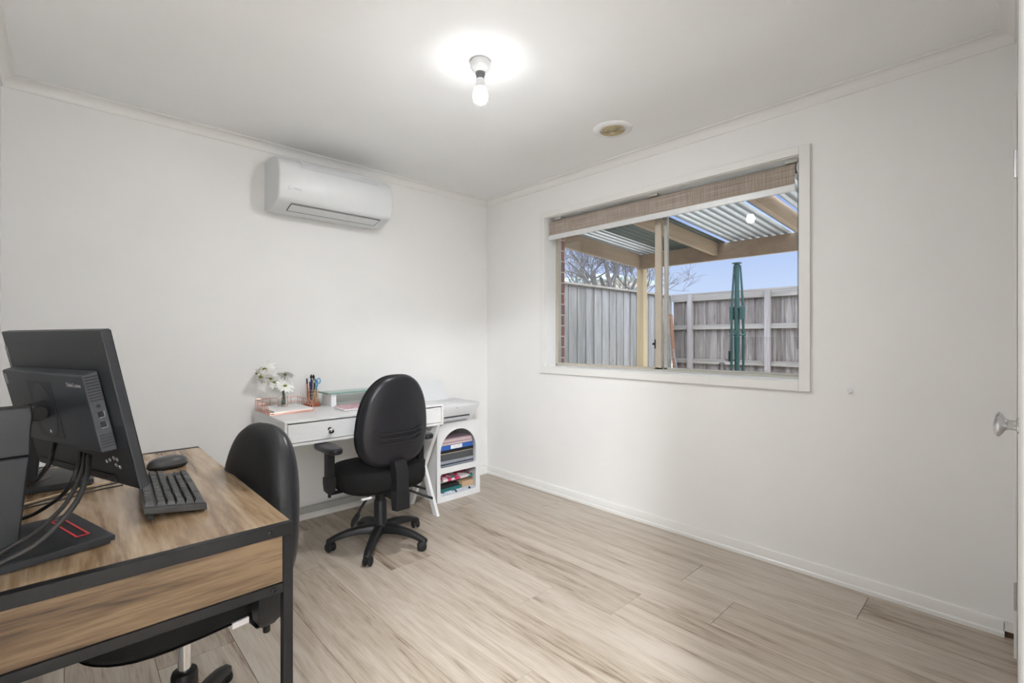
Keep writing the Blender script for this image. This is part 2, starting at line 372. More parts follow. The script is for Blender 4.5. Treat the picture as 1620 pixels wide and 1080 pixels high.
B().box((XW - .1, YS - .1, 0), (XW, 0, H)).obj('wall_west', MT['wall'], **STRUCT)
b = B()
b.box((0, -3.4, 0), (.11, WY0, H)).box((0, WY1, 0), (.11, 0, H)).box((0, WY0, 0), (.11, WY1, WZ0)).box((0, WY0, WZ1), (.11, WY1, H))
b.obj('wall_east', MT['wall'], **STRUCT)
b = B(); b.box((.15, -3.6, -.1), (.225, WY0, 2.6)).box((.15, WY1, -.1), (.225, .3, 2.6)).box((.15, WY0, -.1), (.225, WY1, WZ0 - .03)).box((.15, WY0, WZ1 + .05), (.225, WY1, 2.6))
b.obj('wall_outer', MT['brick'], **STRUCT)
# south wall with wardrobe doors and the doorway the camera stands in
DX0, DX1, DZ = -1.83, -.17, 2.05
b = B(); b.box((-.1, YS - .1, 0), (0, YS, H)).box((DX1 - .002, YS - .1, 0), (-.1, YS - .001, H)); b.box((-2.12, YS - .1, DZ + .02), (DX1, YS, H)).box((-2.12, YS - .1, 0), (DX0, YS, DZ + .02)).box((XW, YS - .1, 2.1), (-2.12, YS, H))
b.obj('wall_south', MT['wall'], **STRUCT)
B().box((-3.9, -4.75, 0), (-.3, -4.7, H)).box((-3.9, -4.7, 0), (-3.8, YS, H)).box((-3.8, YS - .1, 0), (XW - .1, YS, H)).box((-.35, -4.7, 0), (-.3, YS - .5, H)).box((-2.12, YS - .5, 0), (-.3, YS - .45, H)).box((-2.14, YS - .5, 0), (-2.10, YS - .1, H)).obj('wall_hall', MT['wall'], **STRUCT)
# wardrobe doors (hinges, knobs)
def wardrobe_door(x0, x1, hinge_x, knob_x, label):
    t = empty('wardrobe_door', ((x0 + x1) / 2, YS - .018, 0), label=label, cat='door')
    B().box((x0 + .002, YS - .036, .012), (x1 - .002, YS - .001, DZ)).obj('door_leaf', MT['door'], t, bevel=.001)
    if hinge_x is not None:
        for z in (1.83, .232):
            h = B(); h.cyl((hinge_x, YS + .003, z - .05), (hinge_x, YS + .003, z + .05), .0055, seg=12)
            for k in range(1, 5): h.cyl((hinge_x, YS + .003, z - .05 + .02 * k - .001), (hinge_x, YS + .003, z - .05 + .02 * k + .001), .0063, seg=12)
            h.box((hinge_x - .012, YS - .001, z - .05), (hinge_x + .012, YS + .0005, z + .05)).obj('hinge', MT['satin'], t)
    k = B(); prof = [(.014, 0), (.014, .003), (.0065, .005), (.006, .018), (.009, .023), (.020, .029), (.0255, .034), (.0255, .038), (.021, .042), (.012, .0445), (0, .045)]
    k.lathe(prof, (knob_x, YS - .001, .962), (0, 1, 0)).obj('knob', MT['satin'], t)
wardrobe_door(-.945, DX1, DX1 + .002, -.895, 'white wardrobe door at right edge, hinged beside the window wall')
wardrobe_door(DX0, -.947, None, -1.0, 'white wardrobe door nearest the camera with the larger looking silver knob')
# architrave of the wardrobe
b = B(); b.box((DX1 + .005, YS, 0), (-.09, YS + .0085, 2.1)).box((DX0, YS - .001, DZ + .004), (DX1 + .005, YS + .0006, 2.1)).obj('trim_1', MT['trim'], **STRUCT, bevel=.001)

def profile_run(name, prof, segs, m, close=True):
    """sweep a 2-D profile (out from wall, z) along wall segments"""
    b = B()
    for (p, q, nrm) in segs:
        p = Vector(p); q = Vector(q); n = Vector(nrm)
        b.loft([[Vector((p.x, p.y, 0)) + n * a + Vector((0, 0, z)) for a, z in prof], [Vector((q.x, q.y, 0)) + n * a + Vector((0, 0, z)) for a, z in prof]])
    return b.obj(name, m, ang=25, **STRUCT)
c = .0505
cove = [(0, H), (0, H - c), (.006, H - c), (.0075, H - c + .004)] + [(.008 + (c - .011) * (1 - math.cos(t)), H - c + .005 + (c - .011) * math.sin(t)) for t in [R(a) for a in range(0, 91, 15)]] + [(c - .002, H - .0045), (c, H - .003), (c, H)]
def mitred(name, prof, pts, m):
    """sweep along interior wall polyline with mitred corners; pts = corner points, interior to the right"""
    b = B(); rings = []
    for i, p in enumerate(pts):
        p = Vector((*p, 0)); d1 = (p - Vector((*pts[i - 1], 0))).normalized() if i else None; d2 = (Vector((*pts[i + 1], 0)) - p).normalized() if i < len(pts) - 1 else None
        d1 = d1 or d2; d2 = d2 or d1; n1 = Vector((d1.y, -d1.x, 0)); n2 = Vector((d2.y, -d2.x, 0)); n = (n1 + n2); n = n / n.dot(n1) if n.length else n1
        rings.append([p + n * a + Vector((0, 0, z)) for a, z in prof])
    return b.loft(rings).obj(name, m, ang=25, **STRUCT)
mitred('trim_2', cove, [(-2.12, YS), (XW, YS), (XW, 0), (0, 0), (0, YS), (-2.12, YS)], MT['trim'])
sk = [(0, 0), (.022, 0), (.021, .012), (.014, .024), (.0125, .026), (.0125, .060), (.010, .066), (0, .067)]
mitred('baseboard_west', sk, [(XW, -3.1), (XW, 0)], MT['trim'])
mitred('baseboard_north', sk, [(XW + .02, 0), (-.0, 0)], MT['trim'])
sk2 = [(0, 0), (.018, 0), (.0175, .016), (.013, .022), (.0125, .026), (.0125, .060), (.010, .066), (0, .067)]
mitred('baseboard_east', sk2, [(0, 0), (0, -3.182)], MT['trim'])
B().box((-.0125, YS + .001, .026), (0, -3.18, .067)).obj('baseboard_south', MT['trim'], **STRUCT)
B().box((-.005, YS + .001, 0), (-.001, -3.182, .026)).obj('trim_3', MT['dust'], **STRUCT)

# ------------------------------------------------------------------ window
b = B(); AW = .05; T = .016
b.box((-T, WY0 - AW, WZ0 - AW), (0, WY0, WZ1 + .041)); b.box((-T, WY1, WZ0 - AW), (0, WY1 + AW, WZ1 + .041)); b.box((-T, WY0, WZ1), (0, WY1, WZ1 + .041)); b.box((-T, WY0 + .0, WZ0 - AW), (0, WY1, WZ0))
wn = b.obj('window_1', MT['trim'], bevel=.002, **STRUCT)
b = B(); b.box((-.018, WY0 + .0, WZ0 - .0), (.112, WY1, WZ0 + .004)).box((0, WY0, WZ1 - .003), (.112, WY1, WZ1)).box((0, WY1 - .003, WZ0), (.112, WY1, WZ1)).box((0, WY0, WZ0), (.112, WY0 + .003, WZ1))
b.obj('window_reveal', MT['reveal'], wn)
fy0, fy1, fz0, fz1 = WY0 + .003, WY1 - .003, WZ0 + .004, WZ1 - .003
b = B(); X0, X1 = .112, .160
b.box((X0, fy0, fz0), (X1, fy1, fz0 + .012)).box((X0, fy0, fz1 - .016), (X1, fy1, fz1)).box((X0, fy0, fz0), (X1, fy0 + .012, fz1)).box((X0, fy1 - .016, fz0), (X1, fy1, fz1))
b.obj('window_frame', MT['alug'], wn, bevel=.001)
def sash(x, y0, y1, m, w0=.02, w1=.02, latch=False):
    b = B(); b.box((x - .010, y0, fz0 + .012), (x + .010, y0 + w0, fz1 - .016)).box((x - .010, y1 - w1, fz0 + .012), (x + .010, y1, fz1 - .016)).box((x - .010, y0, fz0 + .012), (x + .010, y1, fz0 + .024)).box((x - .010, y0, fz1 - .034), (x + .010, y1, fz1 - .016))
    s = b.obj('window_sash', m, wn, bevel=.0012)
    B().box((x - .002, y0 + w0 - .004, fz0 + .02), (x + .002, y1 - w1 + .004, fz1 - .03)).obj('window_pane', MT['glass'], s)
    return s
s1 = sash(.126, -1.622, fy1 - .012, MT['alu'], .046, .012)
s2 = sash(.150, fy0 + .008, -1.628, MT['alug'], .014, .024)
b = B(); b.box((.111, -1.582, 1.12), (.117, -1.574, 1.18)).cyl((.113, -1.574, 1.150), (.113, -1.562, 1.150), .007, seg=12).obj('window_latch', MT['latch'], s1)
# roller blind
t = empty('roller_blind', (.045, -1.575, 2.1), label='taupe woven roller blind rolled almost fully up at top of window', cat='blind')
yb0, yb1 = -2.428, -.716
b = B()
b.loft([[(x, y, z) for x, z in [(.026, 1.985), (.026, 2.072), (.030, 2.088), (.042, 2.098), (.058, 2.100), (.072, 2.092), (.080, 2.076), (.076, 2.060), (.062, 2.048), (.046, 2.046), (.0275, 2.050), (.0275, 1.985)]] for y in (yb0, yb1)])
b.obj('blind_fabric', MT['blind'], t, ang=50)
B().box((.019, yb0 - .003, 1.950), (.034, yb1 + .004, 1.986)).obj('bottom_rail', mat('blind_rail', (.72, .73, .73), .4, metal=.1), t, bevel=.003)
for y in (-.80, -1.61, -2.41): B().box((.03, y - .03, 2.101), (.07, y + .03, 2.1175)).obj('bracket', MT['alug'], t)
b = B(); b.lathe([(.03, -.006), (.03, .002), (.02, .006)], (.052, yb0 - .010, 2.072), (0, 1, 0), seg=20).obj('end_cap', MT['acgrey'], t)
b = B()
for dx in (-.006, .006):
    b.tube([(.05 + dx, -2.436, 2.07), (.05 + dx, -2.436, 1.14)], .0009, 5)
    for i in range(110):
        z = 2.07 - i * .0085; bmesh.ops.create_icosphere(b.bm, subdivisions=1, radius=.0022, matrix=Matrix.Translation((.05 + dx, -2.436, z)))
b.cyl((.044, -2.436, 1.135), (.056, -2.436, 1.135), .004, seg=8)
b.obj('bead_chain', MT['dgrey'], t)

# ------------------------------------------------------------------ ceiling lamp, vent, air conditioner, hook
LX, LY = -1.399, -1.602
t = empty('ceiling_bulb_fitting', (LX, LY, H), label='bare glowing light bulb in white batten holder on ceiling', cat='lamp')
B().lathe([(.040, 0), (.044, -.006), (.044, -.026), (.036, -.040), (.024, -.047), (.021, -.05)], (LX, LY, H)).obj('batten_holder', MT['acwhite'], t, ang=50)
B().lathe([(.021, -.046), (.021, -.060), (.0175, -.061), (.0175, -.078)], (LX, LY, H)).obj('socket', MT['dgrey'], t, ang=50)
B().lathe([(.0165, -.074), (.018, -.085), (.019, -.100), (.0245, -.118)], (LX, LY, H)).obj('bulb_neck', MT['acwhite'], t, ang=50)
glow = mat('glowing_bulb', (1, 1, 1), .5, emit=((.97, .985, 1), BULB_STRENGTH))
glow2 = mat('bulb_shoulder_glow', (1, 1, 1), .5, emit=((.97, .985, 1), 26.0))
B().lathe([(.0245, -.1181), (.030, -.134), (.0328, -.146), (.0335, -.153), (.0322, -.162), (.0305, -.167), (.025, -.177)], (LX, LY, H)).obj('bulb_shoulder', glow2, t, ang=60)
B().lathe([(.025, -.177), (.015, -.184), (.005, -.1865), (0, -.187)], (LX, LY, H)).obj('bulb_globe', glow, t, ang=60)
t = empty('hall_fill_light', (-3.45, -4.25, H), label='added unseen fill light behind the camera, built as a round ceiling light', cat='lamp')  # added fill light, out of view, to brighten the room
B().lathe([(.16, 0), (.16, -.03), (.15, -.05)], (-3.45, -4.25, H)).obj('rim', MT['acwhite'], t)
hall_fill = mat('hall_fill_glow', (1, 1, 1), .5, emit=((.94, .97, 1), HALL_FILL_STRENGTH))
B().lathe([(.15, -.045), (.13, -.075), (.08, -.095), (0, -.10)], (-3.45, -4.25, H)).obj('fill_diffuser', hall_fill, t, ang=60)

VX, VY = -.413, -1.609
t = empty('ceiling_vent', (VX, VY, H), label='round ceiling air vent with cream concentric rings', cat='vent')
B().lathe([(.112, 0), (.110, -.004), (.080, -.010), (.074, -.010), (.072, -.002)], (VX, VY, H), seg=48).obj('vent_collar', MT['ceil'], t, ang=60)
B().lathe([(.073, -.0005), (.0, -.0006)], (VX, VY, H), seg=40).obj('vent_throat', MT['ventdark'], t)
for r0 in (.024, .038, .052, .066):
    B().lathe([(r0 - .006, -.001), (r0 - .001, -.014 - (.066 - r0) * .12), (r0 + .0012, -.014 - (.066 - r0) * .12), (r0 - .0035, -.001)], (VX, VY, H), seg=40).obj('vent_ring', MT['ventcream'], t, ang=60)
B().lathe([(.004, -.001), (.006, -.019), (.013, -.020), (.012, -.024), (0, -.025)], (VX, VY, H), seg=24).obj('vent_centre', MT['ventcream'], t, ang=60)
b = B(); b.box((VX - .068, VY - .001, H - .010), (VX + .068, VY + .001, H - .004)).box((VX - .001, VY - .068, H - .010), (VX + .001, VY + .068, H - .004)).obj('vent_crossbar', MT['ventcream'], t)

AX0, AX1 = -1.817, -1.085
t = empty('air_conditioner', ((AX0 + AX1) / 2, 0, 2.12), label='white split air conditioner mounted high on wall above white desk', cat='air conditioner')
prof = [(0, 2.284), (-.10, 2.291), (-.165, 2.280), (-.215, 2.262), (-.250, 2.235), (-.272, 2.196), (-.280, 2.150), (-.276, 2.080), (-.262, 2.022), (-.250, 2.006), (-.235, 1.998), (-.14, 1.972), (-.03, 1.970), (0, 1.980)]
cy, cz = -.13, 2.13
B().loft([[(x, cy + (y - cy) * s, cz + (z - cz) * s) if y < -.001 else (x, y, cz + (z - cz) * s) for y, z in prof] for x, s in ((AX0, .93), (AX0 + .004, .975), (AX0 + .012, 1), (AX1 - .012, 1), (AX1 - .004, .975), (AX1, .93))]).obj('casing', MT['acwhite'], t, ang=50)
B().box((AX0 + .0, -.012, 1.985), (AX1, -.001, 2.275)).obj('mounting_plate', MT['acgrey'], t)
# grille on the curved top: slats following the casing
def on_prof(u):
    P = [Vector((0, y, z)) for y, z in prof[1:7]]; k = min(int(u * 5), 4); f = u * 5 - k; return P[k].lerp(P[k + 1], f)
b = B(); g0, g1 = AX0 + .135, AX1 - .105
b.loft([[Vector((g0 + i * (g1 - g0), 0, 0)) + on_prof(.12 + .60 * k / 8) + Vector((0, -.0006, .0006)) for k in range(9)] + [Vector((g0 + i * (g1 - g0), 0, 0)) + on_prof(.12 + .60 * k / 8) - Vector((0, -.004, .004)) for k in range(8, -1, -1)] for i in (0, 1)])
gr = b.obj('grille', MT['acgrey'], t)
b = B()
for k in range(16):
    p = on_prof(.14 + .56 * k / 15) + Vector((0, -.001, .001)); b.tube([(g0, p.y, p.z), (g1, p.y, p.z)], .0016, 6)
for i in range(6):
    x = g0 + (g1 - g0) * i / 5; b.tube([Vector((x, 0, 0)) + on_prof(.12 + .60 * k / 8) + Vector((0, -.001, .001)) for k in range(9)], .0018, 6)
b.obj('grille_slat', MT['acwhite'], gr)
# air outlet louvre on the underside
b = B(); v0, v1 = AX0 + .085, AX1 - .075
b.loft([[(x, -.232, 1.9965), (x, -.150, 1.974), (x, -.150, 1.970), (x, -.232, 1.991)] for x in (v0, v1)]).obj('louvre', MT['acwhite'], t)
b = B(); b.box((v0 - .004, -.236, 1.989), (v1 + .004, -.232, 1.999)).box((v0 - .004, -.150, 1.968), (v1 + .004, -.146, 1.975))
b.beam((v0 - .002, -.234, 1.995), (v0 - .002, -.148, 1.971), .004, .005).beam((v1 + .002, -.234, 1.995), (v1 + .002, -.148, 1.971), .004, .005)
b.beam((v0, -.190, 1.9835), (v1, -.190, 1.9835), .0015, .005).obj('louvre_gap', MT['dgrey'], t)
text_obj('logo', 'Midea', .020, MT['prgrey'], t, (AX0 + .105, -.2757, 2.075), (1, 0, 0), (0, -.24, 1))
b = B(); b.tube([(AX0 + .062 + .009 * math.cos(a), -.2760, 2.077 + .009 * math.sin(a)) for a in [R(d) for d in range(40, 330, 20)]], .0012, 5).obj('logo_mark', MT['prgrey'], t)

t = B(); t.cyl((0, -2.671, .936), (-.012, -2.671, .936), .012, .010, 16).tube([(-.010, -2.671, .934), (-.020, -2.671, .926), (-.026, -2.671, .930)], .004, 8)
t.obj('wall_hook', MT['acwhite'], label='small white stick-on hook on the wall right of window', cat='hook')

# ------------------------------------------------------------------ white writing desk
DX, DXR, DY, DT, DB = -1.885, -.877, -.582, .748, .611
t = empty('writing_desk', ((DX + DXR) / 2, -.30, 0), label='white desk with two drawers and crossed legs against the wall', cat='desk')
B().box((DX, DY, DT - .013), (DXR, -.024, DT)).obj('desktop', MT['white'], t, bevel=.001)
b = B(); b.box((DX, DY, DB), (DX + .014, -.024, DT - .013)).box((DXR - .014, DY, DB), (DXR, -.024, DT - .013)).box((DX + .014, DY, DB), (DXR - .014, -.024, DB + .014)).box((DX + .014, -.036, DB + .014), (DXR - .014, -.024, DT - .013)).box((-1.388, DY + .02, DB + .014), (-1.374, -.036, DT - .013))
b.obj('carcass', MT['whiteside'], t, bevel=.0008)
for x0, x1, kx in ((DX + .018, -1.384, -1.645), (-1.378, DXR - .018, -1.125)):
    d = B().box((x0, DY + .002, DB + .018), (x1, DY + .018, DT - .020)).obj('drawer', MT['white'], t, bevel=.001)
    k = B(); k.lathe([(.011, 0), (.011, .004), (.006, .006), (.006, .012), (.010, .014)], (kx, DY + .002, .680), (0, -1, 0), seg=16).obj('knob_base', MT['blackm'], d)
    k = B(); k.lathe([(.009, .012), (.017, .020), (.0175, .027), (.011, .035), (0, .037)], (kx, DY + .002, .680), (0, -1, -.35), seg=8).obj('knob', MT['chrome'], d, ang=10)
for x in (DX + .02, DXR - .045):
    for (ya, yb) in ((-.552, -.225), (-.235, -.545)):
        sh = .028 if x > -1.5 else .028
        off = 0 if ya < yb else .002
        b = B(); b.prism([(x + off, ya - .026, DB), (x + off, ya + .026, DB), (x + off, yb + .026, 0), (x + off, yb - .026, 0)], (.024 - 2 * off, 0, 0)); b.obj('leg', MT['white'], t, bevel=.001)
B().box((DX + .046, -.075, .058), (-1.0, -.060, .100)).obj('dark_band', MT['wallgrey'], t)  # grey strip added where a dark band runs low behind the desk

# arched shelf unit
CX0, CX1, CY0, CH = -.782, -.385, -.368, .571
t = empty('arched_shelf_unit', ((CX0 + CX1) / 2, -.2, 0), label='low white shelf unit with arched upper opening beneath printer', cat='shelf')
def rr_path(x0, x1, z0, z1, r):
    P = []
    for cx_, cz_, a0 in ((x1 - r, z1 - r, 0), (x0 + r, z1 - r, 90), (x0 + r, z0 + r, 180), (x1 - r, z0 + r, 270)):
        P += [(cx_ + r * math.cos(R(a0 + i * 15)), cz_ + r * math.sin(R(a0 + i * 15))) for i in range(7)]
    return P
def front_panel():
    # filled front with holes using triangulated curves
    cu = bpy.data.curves.new('front', 'CURVE'); cu.dimensions = '2D'; cu.fill_mode = 'BOTH'; cu.extrude = .008
    def spl(P):
        s = cu.splines.new('POLY'); s.points.add(len(P) - 1); s.use_cyclic_u = True
        for i, p in enumerate(P): s.points[i].co = (p[0], p[1], 0, 1)
    r = .085
    outer = [(CX1, 0)] + [(CX1 - r + r * math.cos(R(i * 10)), CH - r + r * math.sin(R(i * 10))) for i in range(10)] + [(CX0 + r + r * math.cos(R(90 + i * 10)), CH - r + r * math.sin(R(90 + i * 10))) for i in range(10)] + [(CX0, 0)]
    spl(outer)
    cxm = (-.752 - .422) / 2; ra = .165
    arch = [(cxm + ra * math.cos(R(i * 7.5)), .352 + ra * math.sin(R(i * 7.5))) for i in range(25)] + [(-.752 + .016 - .016 * math.cos(R(a)), .246 + .016 - .016 * math.sin(R(a))) for a in (0, 30, 60, 90)] + [(-.422 - .016 + .016 * math.sin(R(a)), .246 + .016 - .016 * math.cos(R(a))) for a in (0, 30, 60, 90)]
    spl(arch); spl(rr_path(-.752, -.422, .042, .204, .018))
    o = bpy.data.objects.new('tmpf', cu); COL.objects.link(o); me = o.to_mesh().copy(); COL.objects.unlink(o); bpy.data.objects.remove(o)
    # curve x,y -> world x,z ; z -> y
    me.transform(wmat(t).inverted() @ Matrix.Translation((0, CY0 + .008, 0)) @ Matrix(((1, 0, 0, 0), (0, 0, -1, 0), (0, 1, 0, 0), (0, 0, 0, 1))))
    me.materials.clear(); me.materials.append(MT['white']); o = bpy.data.objects.new('front_panel', me); COL.objects.link(o); o.parent = t
front_panel()
r = .085; ring = lambda y, k: [(CX1 - k, y, k * 0)] + [(CX1 - r + (r - k) * math.cos(R(i * 15)), y, CH - r + (r - k) * math.sin(R(i * 15))) for i in range(7)] + [(CX0 + r + (r - k) * math.cos(R(90 + i * 15)), y, CH - r + (r - k) * math.sin(R(90 + i * 15))) for i in range(7)] + [(CX0 + k, y, 0)]
b = B(); y0, y1 = CY0 + .016, -.045
A1, A2 = ring(y0, 0), ring(y1, 0); I1, I2 = ring(y0, .014), ring(y1, .014)
n = len(A1); va, vb, vc, vd = [[b.bm.verts.new(p) for p in q] for q in (A1, A2, I1, I2)]
for i in range(n - 1):
    b.bm.faces.new((va[i], va[i + 1], vb[i + 1], vb[i])); b.bm.faces.new((vc[i + 1], vc[i], vd[i], vd[i + 1]))
    b.bm.faces.new((va[i + 1], va[i], vc[i], vc[i + 1])); b.bm.faces.new((vb[i], vb[i + 1], vd[i + 1], vd[i]))
b.bm.faces.new((va[0], vb[0], vd[0], vc[0])); b.bm.faces.new((va[-1], vc[-1], vd[-1], vb[-1]))
b.obj('outer_shell', MT['whiteside'], t, ang=40)
B().box((CX0 + .014, CY0 + .016, .214), (CX1 - .014, y1, .236)).obj('shelf_board', MT['whiteside'], t)
B().box((CX0 + .014, CY0 + .016, .018), (CX1 - .014, y1, .036)).obj('bottom_board', MT['whiteside'], t)
B().box((CX0 + .014, y1 - .004, .036), (CX1 - .014, y1, CH - .1)).obj('back_board', MT['kraft'], t)

# contents of the shelf unit
def slab(name, x0, x1, z0, z1, m, label, cat, grp=None, tilt=0, y0=-.345, y1=-.10):
    return B().box((x0, y0, z0), (x1, y1, z1), Matrix.Rotation(tilt, 3, 'Y')).obj(name, m, None, bevel=.0015, label=label, cat=cat, group=grp)
SX0, SX1 = -.744, -.430
slab('document_folder', SX0, SX1, .2365, .2465, MT['navyf'], 'thin navy folder lying at the bottom of the arched shelf', 'folder')
slab('document_folder', SX0, SX1, .2470, .2560, MT['lgreyf'], 'thin pale grey folder second from bottom in arched shelf', 'folder')
slab('document_folder', SX0, SX1, .2565, .2650, MT['navyf'], 'navy folder under the rounded silver grey folder', 'folder')
slab('document_folder', SX0 + .004, SX1, .2655, .2870, MT['lgreyf'], 'thick silver grey folder below the dark grey box file', 'folder')
t = empty('box_file', ((SX0 + SX1) / 2, -.22, .2875), label='thick dark grey box file in the middle of the stack', cat='box file')
B().box((SX0 + .012, -.345, .2875), (SX1 - .006, -.10, .3370)).obj('file_body', MT['greyf'], t, bevel=.002)
B().box((SX0, -.343, .2880), (SX0 + .012, -.12, .3260)).obj('spine', MT['blackm'], t, bevel=.002)
B().cyl((SX0 + .004, -.345, .300), (SX0 + .004, -.343, .300), .004, seg=10).obj('finger_ring', MT['chrome'], t)
slab('document_folder', SX0 + .012, SX1 - .001, .3375, .3420, MT['cream'], 'thin beige card lying on top of dark grey box file', 'folder')
slab('document_folder', SX0, SX1 - .002, .3425, .3630, MT['blackm'], 'black binder just under the blue folder', 'folder')
t = empty('blue_binder', ((SX0 + SX1) / 2, -.22, .3635), label='bright blue binder with white handwritten label', cat='binder')
B().box((SX0 + .006, -.345, .3635), (SX1 - .006, -.10, .4000)).obj('cover', MT['bluef'], t, bevel=.004)
lb = B().box((-.645, -.3462, .3690), (-.540, -.3451, .3970)).obj('label_card', MT['paper'], t)
b = B()
random.seed(3)
for x0_, n_ in ((-.620, 4), (-.598, 3), (-.580, 5)):
    pts = [(x0_ + i * .005, -.3466, .383 + random.uniform(-.005, .006)) for i in range(n_)]; b.tube(pts, .0008, 5, smooth=3)
b.obj('handwriting', MT['ink'], lb)
slab('document_folder', SX0 + .012, SX1 - .010, .4010, .4120, MT['blushf'], 'blush folder lying directly on the blue binder', 'folder')
slab('document_folder', SX0 + .018, SX1 - .012, .4125, .4240, MT['pinkf'], 'mauve folder between the two blush folders', 'folder')
slab('document_folder', SX0 + .022, SX1 - .018, .4245, .4360, MT['blushf'], 'pinkish white folder second from top of the stack', 'folder')
slab('document_folder', SX0 + .030, SX1 - .022, .4365, .4460, MT['pinkf'], 'mauve folder topmost in the arched opening', 'folder')
slab('magazine_pile', SX0, SX1, .0365, .0620, MT['print'], 'black and white printed paper at bottom of lower shelf', 'paper')
slab('gift_bag', SX0, SX0 + .20, .0625, .0860, MT['teal'], 'folded teal patterned bag at left of lower shelf', 'bag')
slab('black_case', SX0, SX0 + .175, .0865, .1120, MT['blackm'], 'flat black case above the teal bag in lower shelf', 'case')
slab('cardboard_box', SX0 + .205, SX1, .0625, .1060, MT['kraft'], 'small beige cardboard box at right of lower shelf', 'box')
b = B(); pts = []
b.loft([[(x, -.235 + .105 * math.cos(a), .1365 + .0235 * math.sin(a) * (1.0 if math.sin(a) > 0 else 1.0) + (x - SX0) * .0) for a in [R(d) for d in range(0, 360, 15)]] for x in (SX0, SX0 + .006, SX1 - .006, SX1)]).obj('wrapping_paper_roll', MT['floral'], None, ang=60, label='floral pink and green wrapped parcel on top in lower shelf', cat='parcel')

# printer
t = empty('inkjet_printer', (-.63, -.25, CH + .001), label='white inkjet printer with raised rear paper tray on shelf unit', cat='printer')
zt, zb, zm = .704, .5735, .585
def rect(x0, x1, y0, y1, z, r=.02):
    P = []
    for cx_, cy_, a0 in ((x1 - r, y1 - r, 0), (x0 + r, y1 - r, 90), (x0 + r, y0 + r, 180), (x1 - r, y0 + r, 270)):
        P += [(cx_ + r * math.cos(R(a0 + i * 22.5)), cy_ + r * math.sin(R(a0 + i * 22.5)), z) for i in range(5)]
    return P
PX0, PX1 = -.842, -.418
B().loft([rect(PX0 + .06, PX1 - .055, -.375, -.10, zb), rect(PX0 + .05, PX1 - .045, -.385, -.095, zm), rect(PX0 + .012, PX1 - .012, -.412, -.085, .668), rect(PX0, PX1, -.420, -.08, .688), rect(PX0, PX1, -.420, -.08, .692)]).obj('printer_body', MT['prwhite'], t, ang=40)
B().loft([rect(PX0 + .001, PX1 - .001, -.419, -.081, .6925), rect(PX0 + .001, PX1 - .001, -.419, -.081, .701), rect(PX0 + .008, PX1 - .008, -.411, -.089, .706)]).obj('scanner_lid', MT['prwhite'], t, ang=40)
B().loft([[(x0_, y, z) for x0_, y, z in ((-.742, yy, z1), (-.512, yy, z1), (-.506, yy2, z2), (-.748, yy2, z2))] for yy, yy2, z1, z2 in ((-.403, -.396, .618, .592), (-.380, -.373, .618, .592))]).obj('output_slot', MT['prgrey'], t)
B().box((-.742, -.405, .613), (-.516, -.38, .620)).obj('slot_opening', MT['blackm'], t)
B().box((-.740, -.394, .577), (-.530, -.38, .581)).obj('tray_gap', MT['dgrey'], t)
text_obj('logo', 'Canon', .009, MT['dgrey'], t, (-.640, -.4195, .681), (1, 0, 0), (0, -.1, 1))
b = B(); b.prism([(-.735, -.120, .704), (-.505, -.120, .704), (-.530, -.055, .850), (-.535, -.053, .857), (-.545, -.052, .861), (-.745, -.052, .861)], (0, .008, .0)).obj('rear_paper_tray', MT['acwhite'], t, bevel=.001)

# ------------------------------------------------------------------ things on the white desk
TZ = DT + .0005
TXa, TXb, TYa, TYb = -1.878, -1.630, -.318, -.036
t = empty('wire_letter_tray', ((TXa + TXb) / 2, (TYa + TYb) / 2, TZ), label='rose gold wire tray at left end of white desk', cat='tray')
b = B(); r_ = .0016; zt_ = TZ + .066; z0_ = TZ + .003
for i in range(12):
    x = TXa + (TXb - TXa) * i / 11; b.tube([(x, TYa, z0_), (x, TYb, z0_)], r_ * .8, 5)
for i in range(6):
    y = TYa + (TYb - TYa) * i / 5; b.tube([(TXa, y, z0_), (TXb, y, z0_)], r_ * .8, 5)
b.obj('tray_base', MT['rose'], t)
b = B()
b.tube([(TXa, TYa, z0_), (TXb, TYa, z0_), (TXb, TYb, z0_), (TXa, TYb, z0_), (TXa, TYa, z0_)], r_ * 1.3, 6)
b.tube([(TXa, TYa, TZ + .012), (TXa, TYa + .07, zt_), (TXa, TYb, zt_), (TXb, TYb, zt_), (TXb, TYa + .07, zt_), (TXb, TYa, TZ + .012), (TXa, TYa, TZ + .012)], r_ * 1.4, 6)
b.tube([(TXa, TYa + .04, TZ + .036), (TXa, TYb, TZ + .036), (TXb, TYb, TZ + .036), (TXb, TYa + .04, TZ + .036)], r_, 6)
for x in (TXa, TXb):
    for i in range(1, 9):
        y = TYa + (TYb - TYa) * i / 8; b.tube([(x, y, z0_), (x, y, min(zt_, TZ + .012 + (y - TYa) / .07 * .054))], r_, 5)
for i in range(1, 6):
    x = TXa + (TXb - TXa) * i / 6; b.tube([(x, TYb, z0_), (x, TYb, zt_)], r_, 5)
b.obj('tray_rim', MT['rose'], t)
B().box((TXa + .02, TYa + .01, TZ + .0055), (TXb - .01, TYb - .02, TZ + .022), Matrix.Rotation(.03, 3, 'Z')).obj('paper_stack', MT['paper'], None, bevel=.001, label='stack of white paper lying in the rose gold tray', cat='paper')
